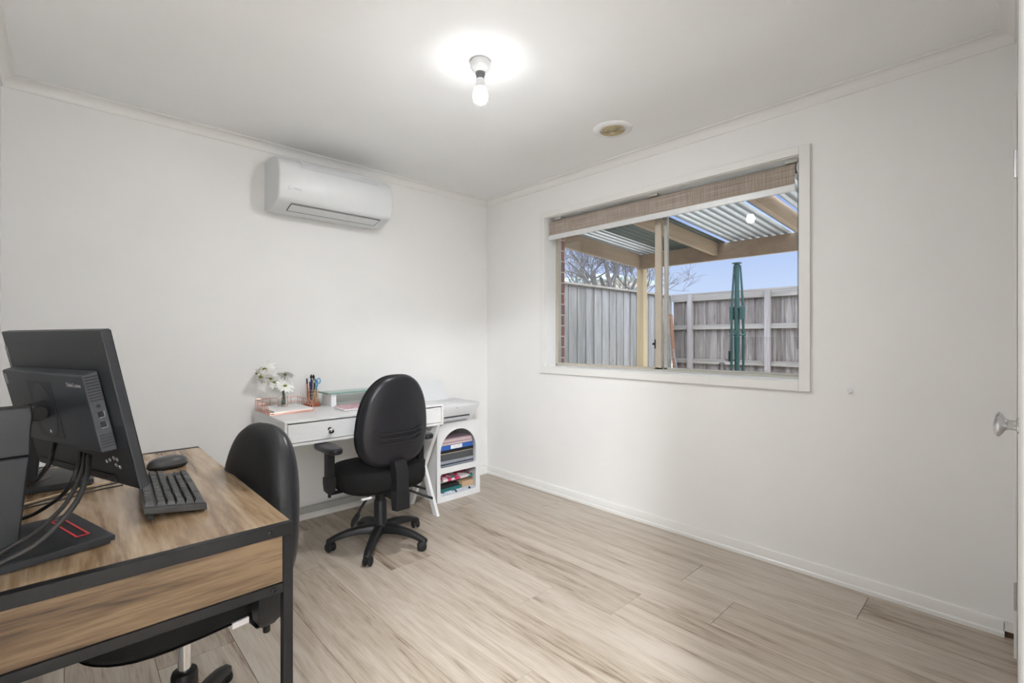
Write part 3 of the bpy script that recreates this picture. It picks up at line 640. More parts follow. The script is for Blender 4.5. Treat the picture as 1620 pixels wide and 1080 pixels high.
# bottle vase with daisies
vx, vy, vz = -1.752, -.140, TZ + .0225
t = empty('bottle_vase', (vx, vy, vz), label='small clear glass bottle vase of white daisies standing in tray', cat='vase')
gv = mat('vase_glass', (.93, .96, .95), .03, trans=1, ior=1.3, var=.01)
b = B(); b.lathe([(.0, .0), (.025, .0), (.027, .004), (.027, .052), (.024, .062), (.012, .072), (.011, .088), (.0125, .092), (.010, .093), (.0095, .074), (.021, .060), (.0245, .050), (.0245, .006), (0, .005)], (vx, vy, vz), seg=28, cap=False).obj('glass_bottle', gv, t, ang=60)
def flower(c, nrm, rad, n=14, cen=True, droop=.2, k=0):
    c = Vector(c); z = Vector(nrm).normalized(); a = Vector((0, 0, 1)) if abs(z.z) < .9 else Vector((1, 0, 0)); x = z.cross(a).normalized(); y = z.cross(x)
    b = B(); random.seed(k)
    for i in range(n):
        an = 2 * math.pi * (i + random.uniform(-.2, .2)) / n; d = x * math.cos(an) + y * math.sin(an); s = z.cross(d); L = rad * random.uniform(.85, 1.08); dr = droop * random.uniform(.4, 1.5)
        P = [(.12, .05, .0), (.40, .13, .02), (.75, .15, -.06 * dr * 3), (1.0, .04, -.25 * dr * 2)]
        top = [c + d * (u * L) + s * (wv * L) + z * (h * L) for u, wv, h in P]; bot = [c + d * (u * L) - s * (wv * L) + z * (h * L) for u, wv, h in P]
        mid = [c + d * (u * L) + z * ((h - .03) * L) for u, wv, h in P]
        V1 = [b.bm.verts.new(p) for p in top]; V2 = [b.bm.verts.new(p) for p in mid]; V3 = [b.bm.verts.new(p) for p in bot]
        for q in range(3):
            b.bm.faces.new((V1[q], V1[q + 1], V2[q + 1], V2[q])); b.bm.faces.new((V2[q], V2[q + 1], V3[q + 1], V3[q]))
    p = b.obj('petals', MT['petal'], t, ang=60); md = p.modifiers.new('s', 'SOLIDIFY'); md.thickness = .0006
    if cen: B().sphere(c + z * .001, rad * .2, (1, 1, .6)).obj('flower_centre', MT['disc'], t, ang=60)
mouth = Vector((vx, vy, vz + .088)); fl = [((vx + .000, vy - .035, vz + .128), (.05, -.65, .75), .056, .12), ((-1.850, vy + .02, vz + .232), (-.7, -.5, .35), .058, .7), ((-1.868, vy + .03, vz + .185), (-.7, -.5, -.3), .056, .5), ((vx + .022, vy + .03, vz + .195), (.2, .4, .9), .056, .5), ((-1.820, vy + .01, vz + .172), (-.5, -.6, -.4), .054, .4), ((vx + .045, vy - .0, vz + .110), (.6, -.5, -.3), .042, .5), ((vx - .045, vy + .01, vz + .150), (-.4, -.6, .3), .046, .4), ((-1.885, vy + .04, vz + .205), (-.8, .2, .2), .05, .5)]
for i, (c_, nn, rad, dr) in enumerate(fl):
    flower(c_, nn, rad, droop=dr, k=i + 11)
    c_ = Vector(c_); B().tube([(vx + (i - 3) * .004, vy + .003 * i - .01, vz + .012), mouth + Vector(((i - 3) * .001, 0, 0)), mouth.lerp(c_, .55) + Vector((0, 0, .016)), c_], .0014, 6, smooth=5).obj('stem', MT['stem'], t, ang=60)
    if i in (1, 3, 4): B().lathe([(.001, -.012), (.005, -.006), (.006, 0)], c_, nn, seg=10).obj('sepal', MT['stem'], t)

# pen holder
px_, py_ = -1.553, -.080
t = empty('pen_holder', (px_, py_, TZ), label='round terracotta base with gold wire pen cup on white desk', cat='pen holder')
B().lathe([(.046, 0), (.049, .004), (.049, .020), (.044, .025), (0, .0255)], (px_, py_, TZ)).obj('base', MT['copper'], t, ang=60)
b = B()
for z in (.035, .060, .083, .105): b.tube([(px_ + .034 * math.cos(R(a)), py_ + .034 * math.sin(R(a)), TZ + z) for a in range(0, 361, 15)], .0013, 6)
for a in range(0, 360, 30): b.tube([(px_ + .034 * math.cos(R(a)), py_ + .034 * math.sin(R(a)), TZ + .024), (px_ + .034 * math.cos(R(a)), py_ + .034 * math.sin(R(a)), TZ + .105)], .0012, 5)
b.obj('wire_cup', mat('gold_wire', (.78, .55, .36), .3, metal=.8), t)
b = B(); b.tube([(px_ + .02, py_ - .055, TZ + .002), (px_ + .02, py_ - .055, TZ + .050), (px_ - .02, py_ - .055, TZ + .050), (px_ - .035, py_ - .055, TZ + .002)], .0018, 6)
b.tube([(px_ - .02, py_ - .055, TZ + .002), (px_ - .010, py_ - .055, TZ + .095)], .0018, 6).obj('phone_rest', MT['rose'], t)
pens = [(-.024, .004, -.010, .0, .180, MT['orangep'], MT['blackm'], 'orange marker pen with black cap at left in wire cup', 'marker'),
        (-.010, .010, .006, .0, .205, MT['purple'], MT['blackm'], 'tall purple brush pen with black tip in wire cup', 'brush pen'),
        (.002, .014, .0, .0, .170, MT['navyp'], MT['navyp'], 'navy ballpoint pen in the centre of wire cup', 'pen'),
        (.022, .000, -.020, -.01, .205, MT['yellow'], MT['blackm'], 'slim yellow pencil with black brush tip leaning left in cup', 'pencil'),
        (.004, -.012, .003, .0, .150, MT['blackm'], MT['blackm'], 'black pen at the front of the wire cup', 'pen'),
        (-.016, -.012, -.004, 0, .160, MT['navyp'], MT['blackm'], 'dark blue pen beside the orange marker in wire cup', 'pen'),
        (.014, .010, .010, .0, .175, MT['navyp'], MT['bluep'], 'navy pen with light blue cap beside scissors', 'pen')]
for (dx, dy, tx, ty, h, m1, m2, lab, ct) in pens:
    p0 = Vector((px_ + dx, py_ + dy, TZ + .026)); p1 = p0 + Vector((tx, ty, h - .026)); pe = empty('pen', p0, label=lab, cat=ct)
    q = p0.lerp(p1, .78)
    B().cyl(p0, q, .0042, seg=10).obj('barrel', m1, pe, ang=60)
    d = (p1 - q)
    if 'brush' in lab: B().tube([q, q + d * .25, q + d * .5, q + d * .8, p1], [.003, .0032, .0078, .006, .001], 10).obj('tip', m2, pe, ang=60)
    else: B().cyl(q, p1, .0050, .0042, seg=10).obj('cap', m2, pe, ang=60)
pe = empty('scissors', (px_ + .028, py_ + .008, TZ + .026), label='pair of scissors with light blue handles in wire cup', cat='scissors')
b = B(); b.beam((px_ + .023, py_ + .008, TZ + .026), (px_ + .027, py_ + .008, TZ + .11), .002, .009, (1, 0, 0)).obj('blades', MT['chrome'], pe)
for sx, z in ((-.008, .155), (.016, .160)):
    b = B(); b.tube([(px_ + .028 + sx + .010 * math.cos(R(a)), py_ + .008, TZ + z + .017 * math.sin(R(a))) for a in range(0, 361, 20)], .0030, 8)
    b.tube([(px_ + .026, py_ + .008, TZ + .105), (px_ + .028 + sx * .6, py_ + .008, TZ + z - .016)], .0042, 8).obj('handle', MT['bluep'], pe, ang=60)

# glass riser
t = empty('glass_monitor_riser', (-1.22, -.13, TZ), label='clear glass riser shelf on white block feet behind swivel chair', cat='riser')
B().box((-1.505, -.215, .830), (-1.0, -.045, .837)).obj('glass_top', MT['glassg'], t)
b = B(); b.box((-1.5055, -.2155, .8296), (-1.0, -.2150, .8374)).box((-1.5056, -.2150, .8296), (-1.5051, -.045, .8374)).obj('glass_edge', mat('green_glass_edge', sr(120, 160, 150), .2), t)
for x in (-1.478, -1.06): B().box((x, -.195, TZ), (x + .035, -.065, .8298)).obj('foot', MT['acrylic'], t, bevel=.002)
# pink keyboard-like calculator
t = empty('pink_keyboard', (-1.36, -.37, TZ), label='small pale pink keyboard on white desk partly behind chair', cat='keyboard')
K = Matrix.Rotation(.04, 3, 'Z'); kc = (-1.36, -.37, TZ)
b = B(); b.loft([[Vector(kc) + K @ Vector((x, y, z)) for y, z in ((-.068, .0005), (.068, .0005), (.068, .020), (-.068, .010))] for x in (-.145, .145)]).obj('case', mat('pale_case', (.74, .70, .70), .4), t, bevel=.003)
b = B()
kc_m = mat('pink_key', (.60, .40, .44), .5)
for i in range(13):
    for j in range(5):
        c0 = Vector((-.130 + i * .0217, -.052 + j * .026, .0105 + (j * .026 + .016) * .0735))
        b = B(); b.box(c0 - Vector((.0085, .010, .001)), c0 + Vector((.0085, .010, .004)))
        b.bm.transform(Matrix.Translation(kc) @ K.to_4x4()); b.obj('key', kc_m, t)

# ------------------------------------------------------------------ swivel chairs
def swivel_chair(loc, heading, star, back_dz, label, vinyl, chrome, lift=0, back_off=0, arm=(.283, .035), curve=.10):
    rz = R(heading - 90); t = empty('swivel_chair', (*loc, 0), rz, label=label, cat='chair', group=None)
    O = lambda b, name, m, par=None, **k: b.obj(name, m, par or t, local=True, **k)
    # star base
    b = B()
    b.lathe([(.036, .080), (.044, .088), (.044, .118), (.034, .128), (.030, .13)], (0, 0, 0), seg=24)
    for k in range(5):
        a = R(star - (heading - 90) + 72 * k); d = Vector((math.cos(a), math.sin(a), 0)); s = Vector((-d.y, d.x, 0)); rings = []
        for r0, zt0, hh, ww in ((.02, .122, .050, .026), (.06, .124, .048, .025), (.12, .119, .040, .023), (.18, .107, .034, .021), (.23, .092, .030, .020), (.268, .076, .028, .019), (.288, .066, .022, .017), (.293, .060, .014, .014)):
            rings.append([d * r0 + s * (x * ww) + Vector((0, 0, zt0 + z * hh)) for x, z in ((-1, -1), (1, -1), (1, -.25), (.55, 0), (-.55, 0), (-1, -.25))])
        b.loft(rings)
        b.cyl(d * .278 + Vector((0, 0, .038)), d * .278 + Vector((0, 0, .068)), .011, seg=10)
    O(b, 'star_base', MT['black'], ang=50)
    for k in range(5):
        a = R(star - (heading - 90) + 72 * k); d = Vector((math.cos(a), math.sin(a), 0)); a2 = a + R(60 + 37 * k); f = Vector((math.cos(a2), math.sin(a2), 0)); s = Vector((-f.y, f.x, 0)); c0 = d * .278 + f * .012 + Vector((0, 0, .0265))
        b = B(); ri = [[c0 + s * x + f * (.024 * math.cos(q)) + Vector((0, 0, .024 * math.sin(q))) for q in [R(v) for v in range(0, 181, 20)]] for x in (-.020, -.017, .017, .020)]
        b.loft(ri); cs = O(b, 'caster', MT['black'], ang=50)
        b = B()
        for x0, x1 in ((-.024, -.005), (.005, .024)):
            b.lathe([(.016, x0), (.0245, x0 + .004), (.0264, x0 + .008), (.0264, x1 - .008), (.0245, x1 - .004), (.016, x1)], c0, s, seg=24)
        w_ = O(b, 'wheel', MT['blackm'], cs, ang=50)
    # gas lift
    if chrome:
        O(B().cyl((0, 0, .12), (0, 0, .345 + lift), .0165), 'gas_piston', MT['chrome'], ang=60)
        O(B().lathe([(.042, .12), (.042, .165), (.038, .172), (.033, .173), (.033, .235), (.030, .245), (.017, .248)], seg=28), 'gas_cover', MT['black'], ang=50)
    else:
        O(B().lathe([(.040, .12), (.036, .13), (.0355, .255), (.033, .26), (.030, .262), (.029, .31), (.022, .325), (.012, .33), (.012, .35)], seg=28), 'gas_cover', MT['black'], ang=50)
    # mechanism
    b = B(); b.box((-.085, -.09, .318 + lift), (.085, .11, .352 + lift)).box((-.035, -.24, .322 + lift), (.035, -.05, .342 + lift)); O(b, 'tilt_mechanism', MT['blackm'], bevel=.006)
    for (pts, m_) in (([(-.06, -.02, .325), (-.13, -.04, .265), (-.158, -.05, .232)], 0), ([(.07, .02, .325), (.17, .03, .31), (.235, -.01, .285)], 1), ([(.07, -.04, .32), (.16, -.05, .285), (.225, -.10, .255)], 1)):
        if chrome: continue
        b = B(); b.tube(pts, .007, 8, smooth=4)
        e_ = Vector(pts[-1]); d_ = (e_ - Vector(pts[-2])).normalized(); L_ = .075 if not m_ else .06
        sd_ = Vector((-d_.y, d_.x, 0)).normalized()
        b.loft([[e_ + d_ * (u * L_) + sd_ * (wv * math.cos(R(q))) + Vector((0, 0, 1)) * (.007 * math.sin(R(q))) for q in range(0, 360, 30)] for u, wv in ((-.05, .008), (.2, .020 if not m_ else .013), (.6, .024 if not m_ else .014), (.9, .014), (1.0, .006))])
        O(b, 'lever', MT['black'], ang=60)
    # seat
    def sq(a, b_, n_, cx_=0, cy_=.03, z=0, sc=1, N=40):
        P = []
        for i in range(N):
            th = 2 * math.pi * i / N; c_, s_ = math.cos(th), math.sin(th)
            P.append(Vector((cx_ + a * sc * math.copysign(abs(c_) ** (2 / n_), c_), cy_ + b_ * sc * math.copysign(abs(s_) ** (2 / n_), s_), z)))
        return P
    b = B(); b.loft([sq(.25, .235, 3.0, z=z + lift, sc=s) for z, s in ((.358, .90), (.362, .95), (.378, .985), (.405, 1.0), (.430, .995), (.450, .965), (.463, .90), (.470, .78), (.468, .5), (.464, .2))])
    O(b, 'seat_cushion', MT['fabric'], ang=60)
    b = B(); b.loft([sq(.25, .235, 3.0, z=z + lift, sc=s) for z, s in ((.343, .70), (.345, .82), (.352, .925), (.3575, .955))]); sp_ = O(b, 'seat_pan', MT['blackm'], ang=60)
    b = B(); b.box((-.205 if not chrome else -.2385, -.188 if not chrome else -.075, (.3435 if not chrome else .345) + lift), (-.150 if not chrome else -.231, -.172 if not chrome else -.035, (.3505 if not chrome else .360) + lift)); O(b, 'care_tag', MT['tag'])
    # armrests
    for sx in (-1, 1):
        x = sx * arm[0]; ay = arm[1]; b = B()
        b.loft([[Vector((x + sx * u * .02, ay + v * .024, z)) for u, v in ((-1, -1), (1, -1), (1, 1), (-1, 1))] for z in (.395 + lift, .48 + lift, .576 + lift)])
        b.loft([[Vector((x + sx * (u * w0), ay + v * w1, z)) for u, v in ((-1, -1), (1, -1), (1, 1), (-1, 1))] for z, w0, w1 in ((.345 + lift, .010, .016), (.362 + lift, .022, .026), (.40 + lift, .026, .030), (.435 + lift, .026, .030), (.437 + lift, .02, .024))])
        b.cyl((x, ay, .325 + lift), (x, ay, .347 + lift), .009, seg=12)
        b.box((min(x, sx * .10), ay - .025, .342 + lift), (max(x, sx * .10), ay + .025, .348 + lift))
        ar = O(b, 'armrest', MT['black'], bevel=.003)
        b = B(); rg = []
        for z, s_ in ((.576, .80), (.580, .95), (.590, 1.0), (.600, .98), (.606, .88), (.607, .6)):
            z += lift
            rg.append([Vector((x + sx * .004 + .046 * s_ * math.copysign(abs(math.cos(q)) ** .65, math.cos(q)), ay + (.010 if not chrome else .105) + .132 * (s_ * .3 + .7) * math.copysign(abs(math.sin(q)) ** .8, math.sin(q)), z)) for q in [2 * math.pi * i / 32 for i in range(32)]])
        b.loft(rg); O(b, 'arm_pad', MT['shell'], ar, ang=60)
    # backrest
    z0, HH, W = .478 + back_dz, .512, .213; zc = z0 + HH / 2; tilt = .07
    def outline(sc, y, N=56):
        P = []
        for i in range(N):
            th = 2 * math.pi * i / N; c_, s_ = math.cos(th), math.sin(th)
            zz = HH / 2 * math.copysign(abs(s_) ** (2 / 2.7), s_); xx = W * math.copysign(abs(c_) ** (2 / 2.7), c_)
            xx *= 1 - .13 * (zz / (HH / 2)) - .05 * (zz / (HH / 2)) ** 2; zz *= sc; xx *= sc
            yy = y + curve * (xx / W) ** 2 * .3 - tilt * zz - .05 * math.exp(-((zz + .14) / .13) ** 2) * 0
            P.append(Vector((xx, -.172 - back_off + yy, zc + zz)))
        return P
    b = B(); b.loft([outline(s, y) for s, y in ((.05, .060), (.35, .060), (.65, .057), (.85, .050), (.95, .040), (.992, .024), (1.0, .008), (.99, -.001), (.9, -.002))])
    O(b, 'back_cushion', MT['fabric2'] if vinyl else MT['fabric'], ang=60)
    b = B(); b.loft([outline(s, y) for s, y in ((.9, -.001), (.985, -.0015), (.985, -.008), (.95, -.022), (.90, -.031), (.86, -.034), (.55, -.040), (.2, -.042), (.04, -.042))])
    bs = O(b, 'back_shell', MT['shell'], ang=60)
    for k in range(3):
        zr = -.062 - .028 * k; b = B(); pts = []
        for i in range(25):
            x = -.150 + .300 * i / 24; dz = max(0, abs(x) - .095) * .45
            sc_ = abs(x) / W; y = -.172 - back_off - .0465 + .10 * (x / W) ** 2 * .3 - tilt * (zr + dz) + max(0, sc_ - .55) * .022
            pts.append((x, y, zc + zr + dz))
        b.tube(pts, .0042, 6); O(b, 'ridge', MT['blackm'], bs, ang=60)
    # support bar
    zb_ = .262 + lift * .3; b = B(); bo = back_off
    yb = lambda z: -.220 - tilt * (z - zc)
    b.loft([[Vector((x * wd_, y, z)) for x, y in ((-1, yf - bo), (1, yf - bo), (.8, yk - bo), (-.8, yk - bo))] for z, yf, yk, wd_ in ((zb_, -.215, -.252, .050), (zb_ + .10, -.200, -.250, .050), (zb_ + .104, -.200, -.248, .046), (min(zb_ + .20, z0 + .02), -.195, -.244, .046), (z0 + .045, -.18, -.222, .044))])
    b.box((-.045, -.225 - bo, .315 + lift), (.045, -.12, .347 + lift)); O(b, 'back_support_bar', MT['black'], bevel=.004)
    return t
swivel_chair((-1.398, -.697), 90.5, 12, 0, 'black swivel office chair with ridged backrest at the white desk', False, False)
swivel_chair((-2.478, -1.595), 188, 57, -.075, 'black swivel office chair tucked under the walnut topped desk', True, True, .09, .040, (.283, -.10), .03)

# ------------------------------------------------------------------ walnut and steel desk
QX0, QX1, QY0, QY1, QZ = XW + .006, -2.331, -2.035, -.940, .750
t = empty('computer_desk', ((QX0 + QX1) / 2, (QY0 + QY1) / 2, 0), label='walnut topped desk with black square steel frame along left wall', cat='desk')
B().box((QX0, QY0 + .022, QZ - .020), (QX1, QY1 - .022, QZ - .001)).obj('desktop', MT['wd'], t, bevel=.001)
for ya, yb, s_ in ((QY0, QY0 + .022, -1), (QY1 - .022, QY1, 1)):
    b = B(); b.box((QX0, ya, QZ - .027), (QX1, yb, QZ)).box((QX0 + .022, ya, .592), (QX1 - .022, yb, .614)); fr = b.obj('end_frame', MT['steel'], t, bevel=.0012)
    for x in (QX0, QX1 - .022): B().box((x, ya, 0), (x + .022, yb, QZ - .027)).obj('leg', MT['steel'], t, bevel=.0012)
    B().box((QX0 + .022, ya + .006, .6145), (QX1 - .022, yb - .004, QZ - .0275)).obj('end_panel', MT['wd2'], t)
    yy = ya if s_ < 0 else yb
    for (x, z) in ((QX1 - .052, QZ - .0135), (QX1 - .043, .603)):
        B().lathe([(.0062, 0), (.0062, .0015), (.0045, .003), (.0022, .003), (.0022, .001), (0, .001)], (x, yy, z), (0, s_, 0), seg=16).obj('bolt', MT['black'], t, ang=50)
B().box((QX0, QY0 + .022, QZ - .045), (QX0 + .022, QY1 - .022, QZ - .0205)).obj('rear_rail', MT['steel'], t)
B().box((QX0, QY0 + .022, .10), (QX0 + .022, QY1 - .022, .122)).obj('rear_rail', MT['steel'], t)

# ------------------------------------------------------------------ monitor on stand
def monitor(delta, rz, label, slot=True):
    base_c = Vector((-2.647, -1.893, 0)) + Vector((-.259, .966, 0)) * .122 - Vector((.966, .259, 0)) * .115
    t = empty('computer_monitor', (base_c.x, base_c.y, QZ), 0, label=label, cat='monitor')
    en = Vector((.966, .259, 0)); ew = Vector((-.259, .966, 0)); tip = Vector((-2.647, -1.893, 0)); Z = Vector((0, 0, 1))
    P = lambda a, w_, z: tip + ew * w_ - en * a + Z * z
    # base plate
    def pl(z, k): return [P(k, k, z), P(.215 - k, k, z), P(.225 - k, .02 + k, z), P(.225 - k, .223 - k, z), P(.215 - k, .243 - k, z), P(k, .243 - k, z)]
    B().loft([pl(QZ + .0005, .006), pl(QZ + .006, .006), pl(QZ + .0065, .0), pl(QZ + .0165, .0), pl(QZ + .018, .002)]).obj('stand_base', MT['mon'], t, ang=30)
    zs = QZ + .0182
    b = B()
    slot_m = MT['red'] if slot else MT['mon']
    c4 = [P(.029, .050, zs), P(.049, .050, zs), P(.049, .205, zs), P(.029, .205, zs)]
    for i in range(4): b.beam(c4[i], c4[(i + 1) % 4], .004, .0022)
    b.obj('slot_trim', slot_m, t)
    B().prism([P(.031, .052, zs - .0008), P(.047, .052, zs - .0008), P(.047, .203, zs - .0008), P(.031, .203, zs - .0008)], (0, 0, .0010)).obj('cable_slot', MT['blackm'], t)
    B().loft([[P(.155 + .062 * s * math.cos(R(q)), .118 + .062 * s * math.sin(R(q)), z) for q in range(0, 360, 15)] for z, s in ((QZ + .018, 1.0), (QZ + .0192, .985), (QZ + .0192, .95))]).obj('swivel_disc', MT['mon'], t)
    # column
    O = Vector((-2.60955, -1.94602, .86691)); phi = .33977; th = .20574
    n = Vector((math.cos(phi), math.sin(phi), 0)); wv = Vector((-math.sin(phi), math.cos(phi), 0)); u = -math.sin(th) * n + math.cos(th) * Z; m_ = math.cos(th) * n + math.sin(th) * Z
    G = lambda a, b_, o: O + wv * a + u * b_ + m_ * o
    hinge = G(.262, .170, -.052)
    b = B(); cw0, cw1 = .092, .150
    b.loft([[P(a, cw, z) for a, cw in ((af, cw0 + k), (af, cw1 - k), (ab, cw1 - k), (ab, cw0 + k))] for z, af, ab, k in ((QZ + .018, .124, .178, 0), (QZ + .05, .122, .176, 0), (.900, .112, .162, .002), (.945, .108, .158, .002))])
    b.obj('stand_column', MT['mon'], t, bevel=.005)
    b = B(); b.loft([[P(a, cw, z) for a, cw in ((af, cw0 + k), (af, cw1 - k), (ab, cw1 - k), (ab, cw0 + k))] for z, af, ab, k in ((.947, .108, .158, .002), (.990, .107, .158, .002), (1.030, .104, .160, .003), (1.046, .106, .155, .006))])
    b.obj('column_head', MT['mon'], t, bevel=.004)
    hb = P(.118, .121, 1.018)
    b = B(); b.loft([[c0 + wv * x + Z * z for x, z in ((-w0, -h0), (w0, -h0), (w0, h0 * .7), (w0 * .7, h0), (-w0 * .7, h0), (-w0, h0 * .7))] for c0, w0, h0 in ((hb, .024, .020), (hb.lerp(hinge, .6), .022, .019), (hinge - m_ * .004, .020, .018))]); b.obj('arm', MT['mon'], t, bevel=.003)
    B().cyl(hinge - wv * .036, hinge + wv * .030, .0165, seg=24).obj('hinge_barrel', MT['black'], t, bevel=.002, ang=50)
    B().cyl(hinge, G(.262, .170, -.029), .020, seg=24).obj('hinge_collar', MT['blackm'], t, ang=50)
    # panel
    W_, H_ = .49, .3425
    def pr(a0, a1, b0, b1, o): return [G(a0, b0, o), G(a1, b0, o), G(a1, b1, o), G(a0, b1, o)]
    b = B(); b.loft([pr(0, W_, 0, H_, 0), pr(0, W_, 0, H_, .004), pr(.0, W_, .0, H_, .018)]); b.obj('housing', MT['mon'], t, bevel=.003)
    B().loft([pr(.003, W_ - .003, .003, H_ - .003, .0182), pr(.003, W_ - .003, .003, H_ - .003, .0195)]).obj('screen', MT['screen'], t)
    # back unit with vents, ports
    b = B(); b.loft([pr(.048, .456, .086, .258, -.0005), pr(.052, .452, .088, .254, -.028)]); pc = b.obj('back_unit', MT['mon2'], t, bevel=.003)
    b = B(); b.loft([pr(.206, .326, .104, .234, -.0283), pr(.206, .326, .104, .234, -.0290)]); b.obj('bracket_plate', MT['mon'], pc)
    b = B(); b.loft([[G(.264 + .05 * r0 * math.cos(R(q)), .168 + .062 * r0 * math.sin(R(q)), o) for q in range(0, 360, 12)] for r0, o in ((1, -.0290), (1, -.0297), (.93, -.0297))]); b.obj('ring', MT['mon2'], pc, ang=50)
    B().cyl(G(.262, .118, -.029), G(.262, .118, -.0305), .004, seg=12).obj('release_button', MT['chrome'], pc)
    for bzs in ([.247 - .0062 * i for i in range(9)], [.122 - .0062 * i for i in range(5)]):
      b = B()
      for bz in bzs:
        b.loft([[G(.0474 + (.004 * (-o) / .028), bz + z, o) for o, z in ((-.003, 0), (-.025, 0), (-.025, .0030), (-.003, .0030))], [G(.054 + (.004 * (-o) / .028), bz + z, o) for o, z in ((-.003, 0), (-.025, 0), (-.025, .0030), (-.003, .0030))]])
      b.obj('vent_slots', MT['blackm'], pc)
    for bz in (.168, .146):
        b = B(); b.loft([[G(a, bz + z, o) for o, z in ((-.008, -.006), (-.018, -.006), (-.018, .006), (-.008, .006))] for a in (.0488, .055)]); pt = b.obj('port', MT['blackm'], pc)
        b = B(); b.beam(G(.0487, bz - .0065, -.018), G(.0487, bz - .0065, -.008), .0014, .0014).beam(G(.0487, bz - .0065, -.008), G(.0487, bz + .006, -.008), .0014, .0014); b.obj('port_rim', MT['satin'], pt)
    B().cyl(G(.0488, .186, -.014), G(.056, .186, -.014), .0035, seg=12).obj('port', MT['blackm'], pc)
    text_obj('lettering', 'ThinkCentre', .0125, MT['silverprint'], pc, G(.098, .232, -.0284), -wv, u)
    b = B(); b.loft([pr(.430, .448, .222, .246, -.0282), pr(.430, .448, .222, .246, -.0288)]); b.obj('sticker', MT['silverprint'], pc)
    b = B(); b.loft([pr(.479, .489, .235, .306, -.0002), pr(.479, .489, .235, .306, -.0012)]); st = b.obj('side_badge', MT['silverprint'], t)
    text_obj('lettering', 'ThinkVision', .0085, MT['ink'], st, G(.484, .271, -.0014), u, wv)
    b = B(); b.loft([pr(.095, .47, .003, .020, -.0003), pr(.095, .47, .003, .020, -.003)]); b.obj('lower_strip', MT['mon'], t, bevel=.001)
    for a in (.13, .41): B().cyl(G(a, .012, -.003), G(a, .012, -.0042), .0022, seg=10).obj('screw', MT['blackm'], t)
    b = B()
    for i, (a, z) in enumerate(((.080, .062), (.066, .060), (.076, .046), (.062, .043), (.10, .055), (.115, .050))):
        b.tube([G(a + .004 * math.cos(R(q)), z + .004 * math.sin(R(q)), -.0006) for q in range(0, 361, 60)], .0006, 4)
    b.obj('icon_print', MT['silverprint'], t)
    if delta is not None:
        t.location = t.location + Vector(delta); t.rotation_euler = (0, 0, rz)
    return t
monitor(None, 0, 'graphite monitor seen from behind, nearest the camera, tilted on stand')
monitor((.015, .60, 0), R(-16), 'second graphite monitor mostly hidden behind the near one', False)

# cables
def cable(name, pts, r, label, m=None): B().tube(pts, r, 8, smooth=8).obj(name, m or MT['cable'], ang=70, label=label, cat='cable', group='cables on the walnut desk')
cable('power_cable', [(-2.742, -1.665, .938), (-2.746, -1.71, .925), (-2.750, -1.76, .912), (-2.768, -1.74, .878), (-2.791, -1.70, .852), (-2.82, -1.66, .80), (-2.86, -1.60, .757)], .0046, 'black cable from left end of monitor back, passing behind the stand column')
cable('video_cable', [(-2.700, -1.788, .932), (-2.706, -1.83, .905), (-2.718, -1.83, .872), (-2.735, -1.80, .842), (-2.768, -1.745, .806), (-2.79, -1.70, .787), (-2.84, -1.62, .757), (-2.88, -1.56, .7555)], .0042, 'black cable from monitor back ending low behind the stand column')
cable('video_cable', [(-2.693, -1.806, .930), (-2.697, -1.87, .915), (-2.704, -1.90, .898), (-2.728, -1.93, .855), (-2.770, -1.96, .822), (-2.809, -1.98, .806), (-2.87, -1.99, .77), (-2.91, -1.98, .757)], .0042, 'black cable crossing in front of stand column, upper of the two')
cable('power_cable', [(-2.687, -1.828, .930), (-2.690, -1.90, .920), (-2.694, -1.94, .908), (-2.708, -1.97, .873), (-2.736, -1.99, .838), (-2.769, -2.00, .811), (-2.807, -2.005, .796), (-2.86, -2.01, .768), (-2.91, -2.00, .756)], .0050, 'thickest black cable looping low over the stand base front')
for i, (dy, z, xx) in enumerate(((0, .757, 0), (.03, .7565, .02), (.05, .7566, -.01))):
    cable('thin_cord', [(-2.90, -1.54 + dy, .7545), (-2.801, -1.50 + dy, z), (-2.728, -1.47 + dy * 1.5, z), (-2.655, -1.43 + dy + .01 * i, z), (-2.60, -1.41 + dy + .015 * i, .7545)], .0022, ('lowest thin cord lying on desk behind stand', 'middle thin cord lying on desk behind stand', 'tan cord lying farthest back on desk under the monitors')[i], None if i < 2 else MT['kraft'])

